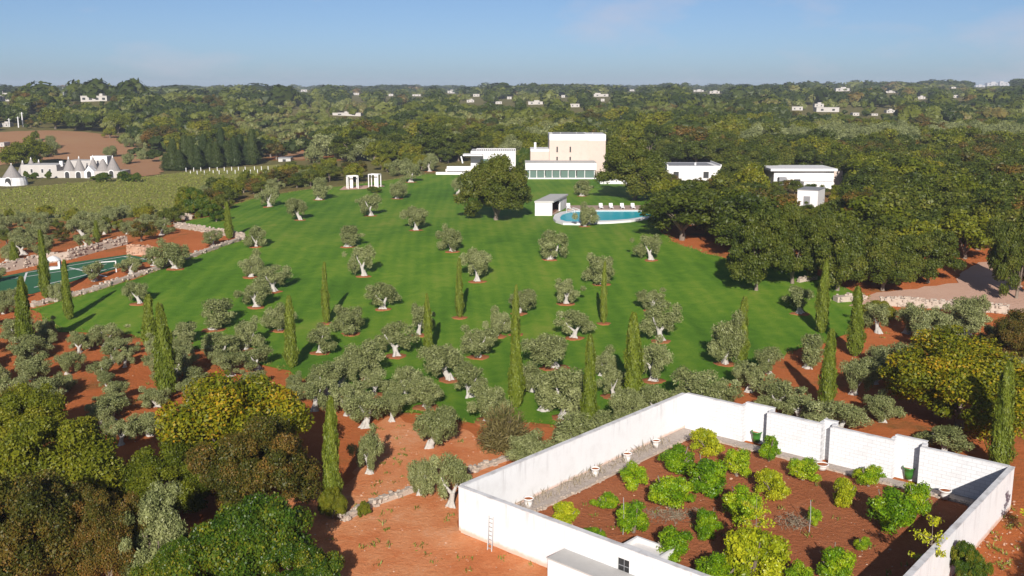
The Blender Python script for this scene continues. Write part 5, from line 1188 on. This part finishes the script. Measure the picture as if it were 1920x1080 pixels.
# loose stones and weeds on the bare earth
r = np.random.default_rng(77); sm = MB(); gm = MB()
def spread(poly, n):
    w = [gp(*p) for p in poly]; xs = [p.x for p in w]; ys = [p.y for p in w]; x = r.uniform(min(xs), max(xs), n); y = r.uniform(min(ys), max(ys), n); k = inpoly(x, y, [(p.x, p.y) for p in w]); x, y = x[k], y[k]
    return np.stack([x, y, terrain(x, y)], 1)
pd = np.concatenate([spread([(525, 935), (660, 905), (700, 800), (860, 800), (960, 860), (862, 905), (862, 1000), (1075, 1078), (600, 1078)], 650), spread(Rgrove, 700), spread(Rslope, 250), spread([(1820, 950), (1910, 940), (1930, 1078), (1760, 1078)], 700)])
g3 = [A + ab * 2 + an_in * 2, B + an_in * 2.2, Cc + bc_in * 2, E1, D1]; gx = r.uniform(-3, 40, 1500); gy = r.uniform(25, 90, 1500); kk = inpoly(gx, gy, [(p.x, p.y) for p in g3]); pg = np.stack([gx[kk], gy[kk], np.full(kk.sum(), .06)], 1)
iv, if_ = ico(1)
for q in np.concatenate([pd, pg]):
    sz = .02 + .075 * r.random() ** 2.5; sz *= (1.6 if r.random() < .06 else 1); sm.add(iv[:, :] * (1 + r.uniform(-.3, .3, (len(iv), 1))) * np.array([sz, sz * r.uniform(.6, 1), sz * .6]) + q + np.array([0, 0, sz * .3]), if_)
tag(obj('loose_stones', sm.mesh('loose_stones'), M['clod']), 'small pale stones scattered over the red earth', 'stones', kind='stuff')
tp_ = np.concatenate([pd[r.random(len(pd)) < .16], pg[r.random(len(pg)) < .18]]); lw_ = [gp(*p) for p in LAWN]; lw_ = [Vector((p.x, p.y)) for p in lw_]; lb = resample(lw_, .5); lx = np.array([p.x for p in lb]) + r.normal(size=len(lb)) * .35; ly = np.array([p.y for p in lb]) + r.normal(size=len(lb)) * .35
tp_ = np.concatenate([tp_, np.stack([lx, ly, terrain(lx, ly) + .03], 1)])
for q in range(9):
    n = len(tp_); hgt = r.uniform(.1, .38, n); c = tp_ + r.normal(size=(n, 3)) * np.array([.16, .16, 0]) + np.stack([np.zeros(n), np.zeros(n), hgt * .4], 1)
    add_leaves(gm, c, unit(r.normal(size=(n, 3)) * np.array([1, 1, .2]) + np.array([0, -.5, .3])), hgt, .07, r.uniform(0, 1, n), r, 0, np.tile([[0, 0, 1.]], (n, 1)) + r.normal(size=(n, 3)) * .4)
tag(obj('weeds', gm.mesh('weeds', False, True), M['vine']), 'tufts of weeds and grass on the earth and along the lawn edge', 'weeds', kind='stuff')

# ------------------------------------------------------------------ the air
hz = obj('haze', MB().box(-4200, 4200, -120, 5200, -6, 60), None); tag(hz, kind='stuff')
m = bpy.data.materials.new('haze'); m.use_nodes = True; t = m.node_tree; t.nodes.clear()
pv = t.nodes.new('ShaderNodeVolumePrincipled'); mo = t.nodes.new('ShaderNodeOutputMaterial'); pv.inputs['Color'].default_value = (.72, .82, 1.0, 1); pv.inputs['Density'].default_value = 0.00014; pv.inputs['Anisotropy'].default_value = 0.0
t.links.new(pv.outputs[0], mo.inputs['Volume']); hz.data.materials.append(m)
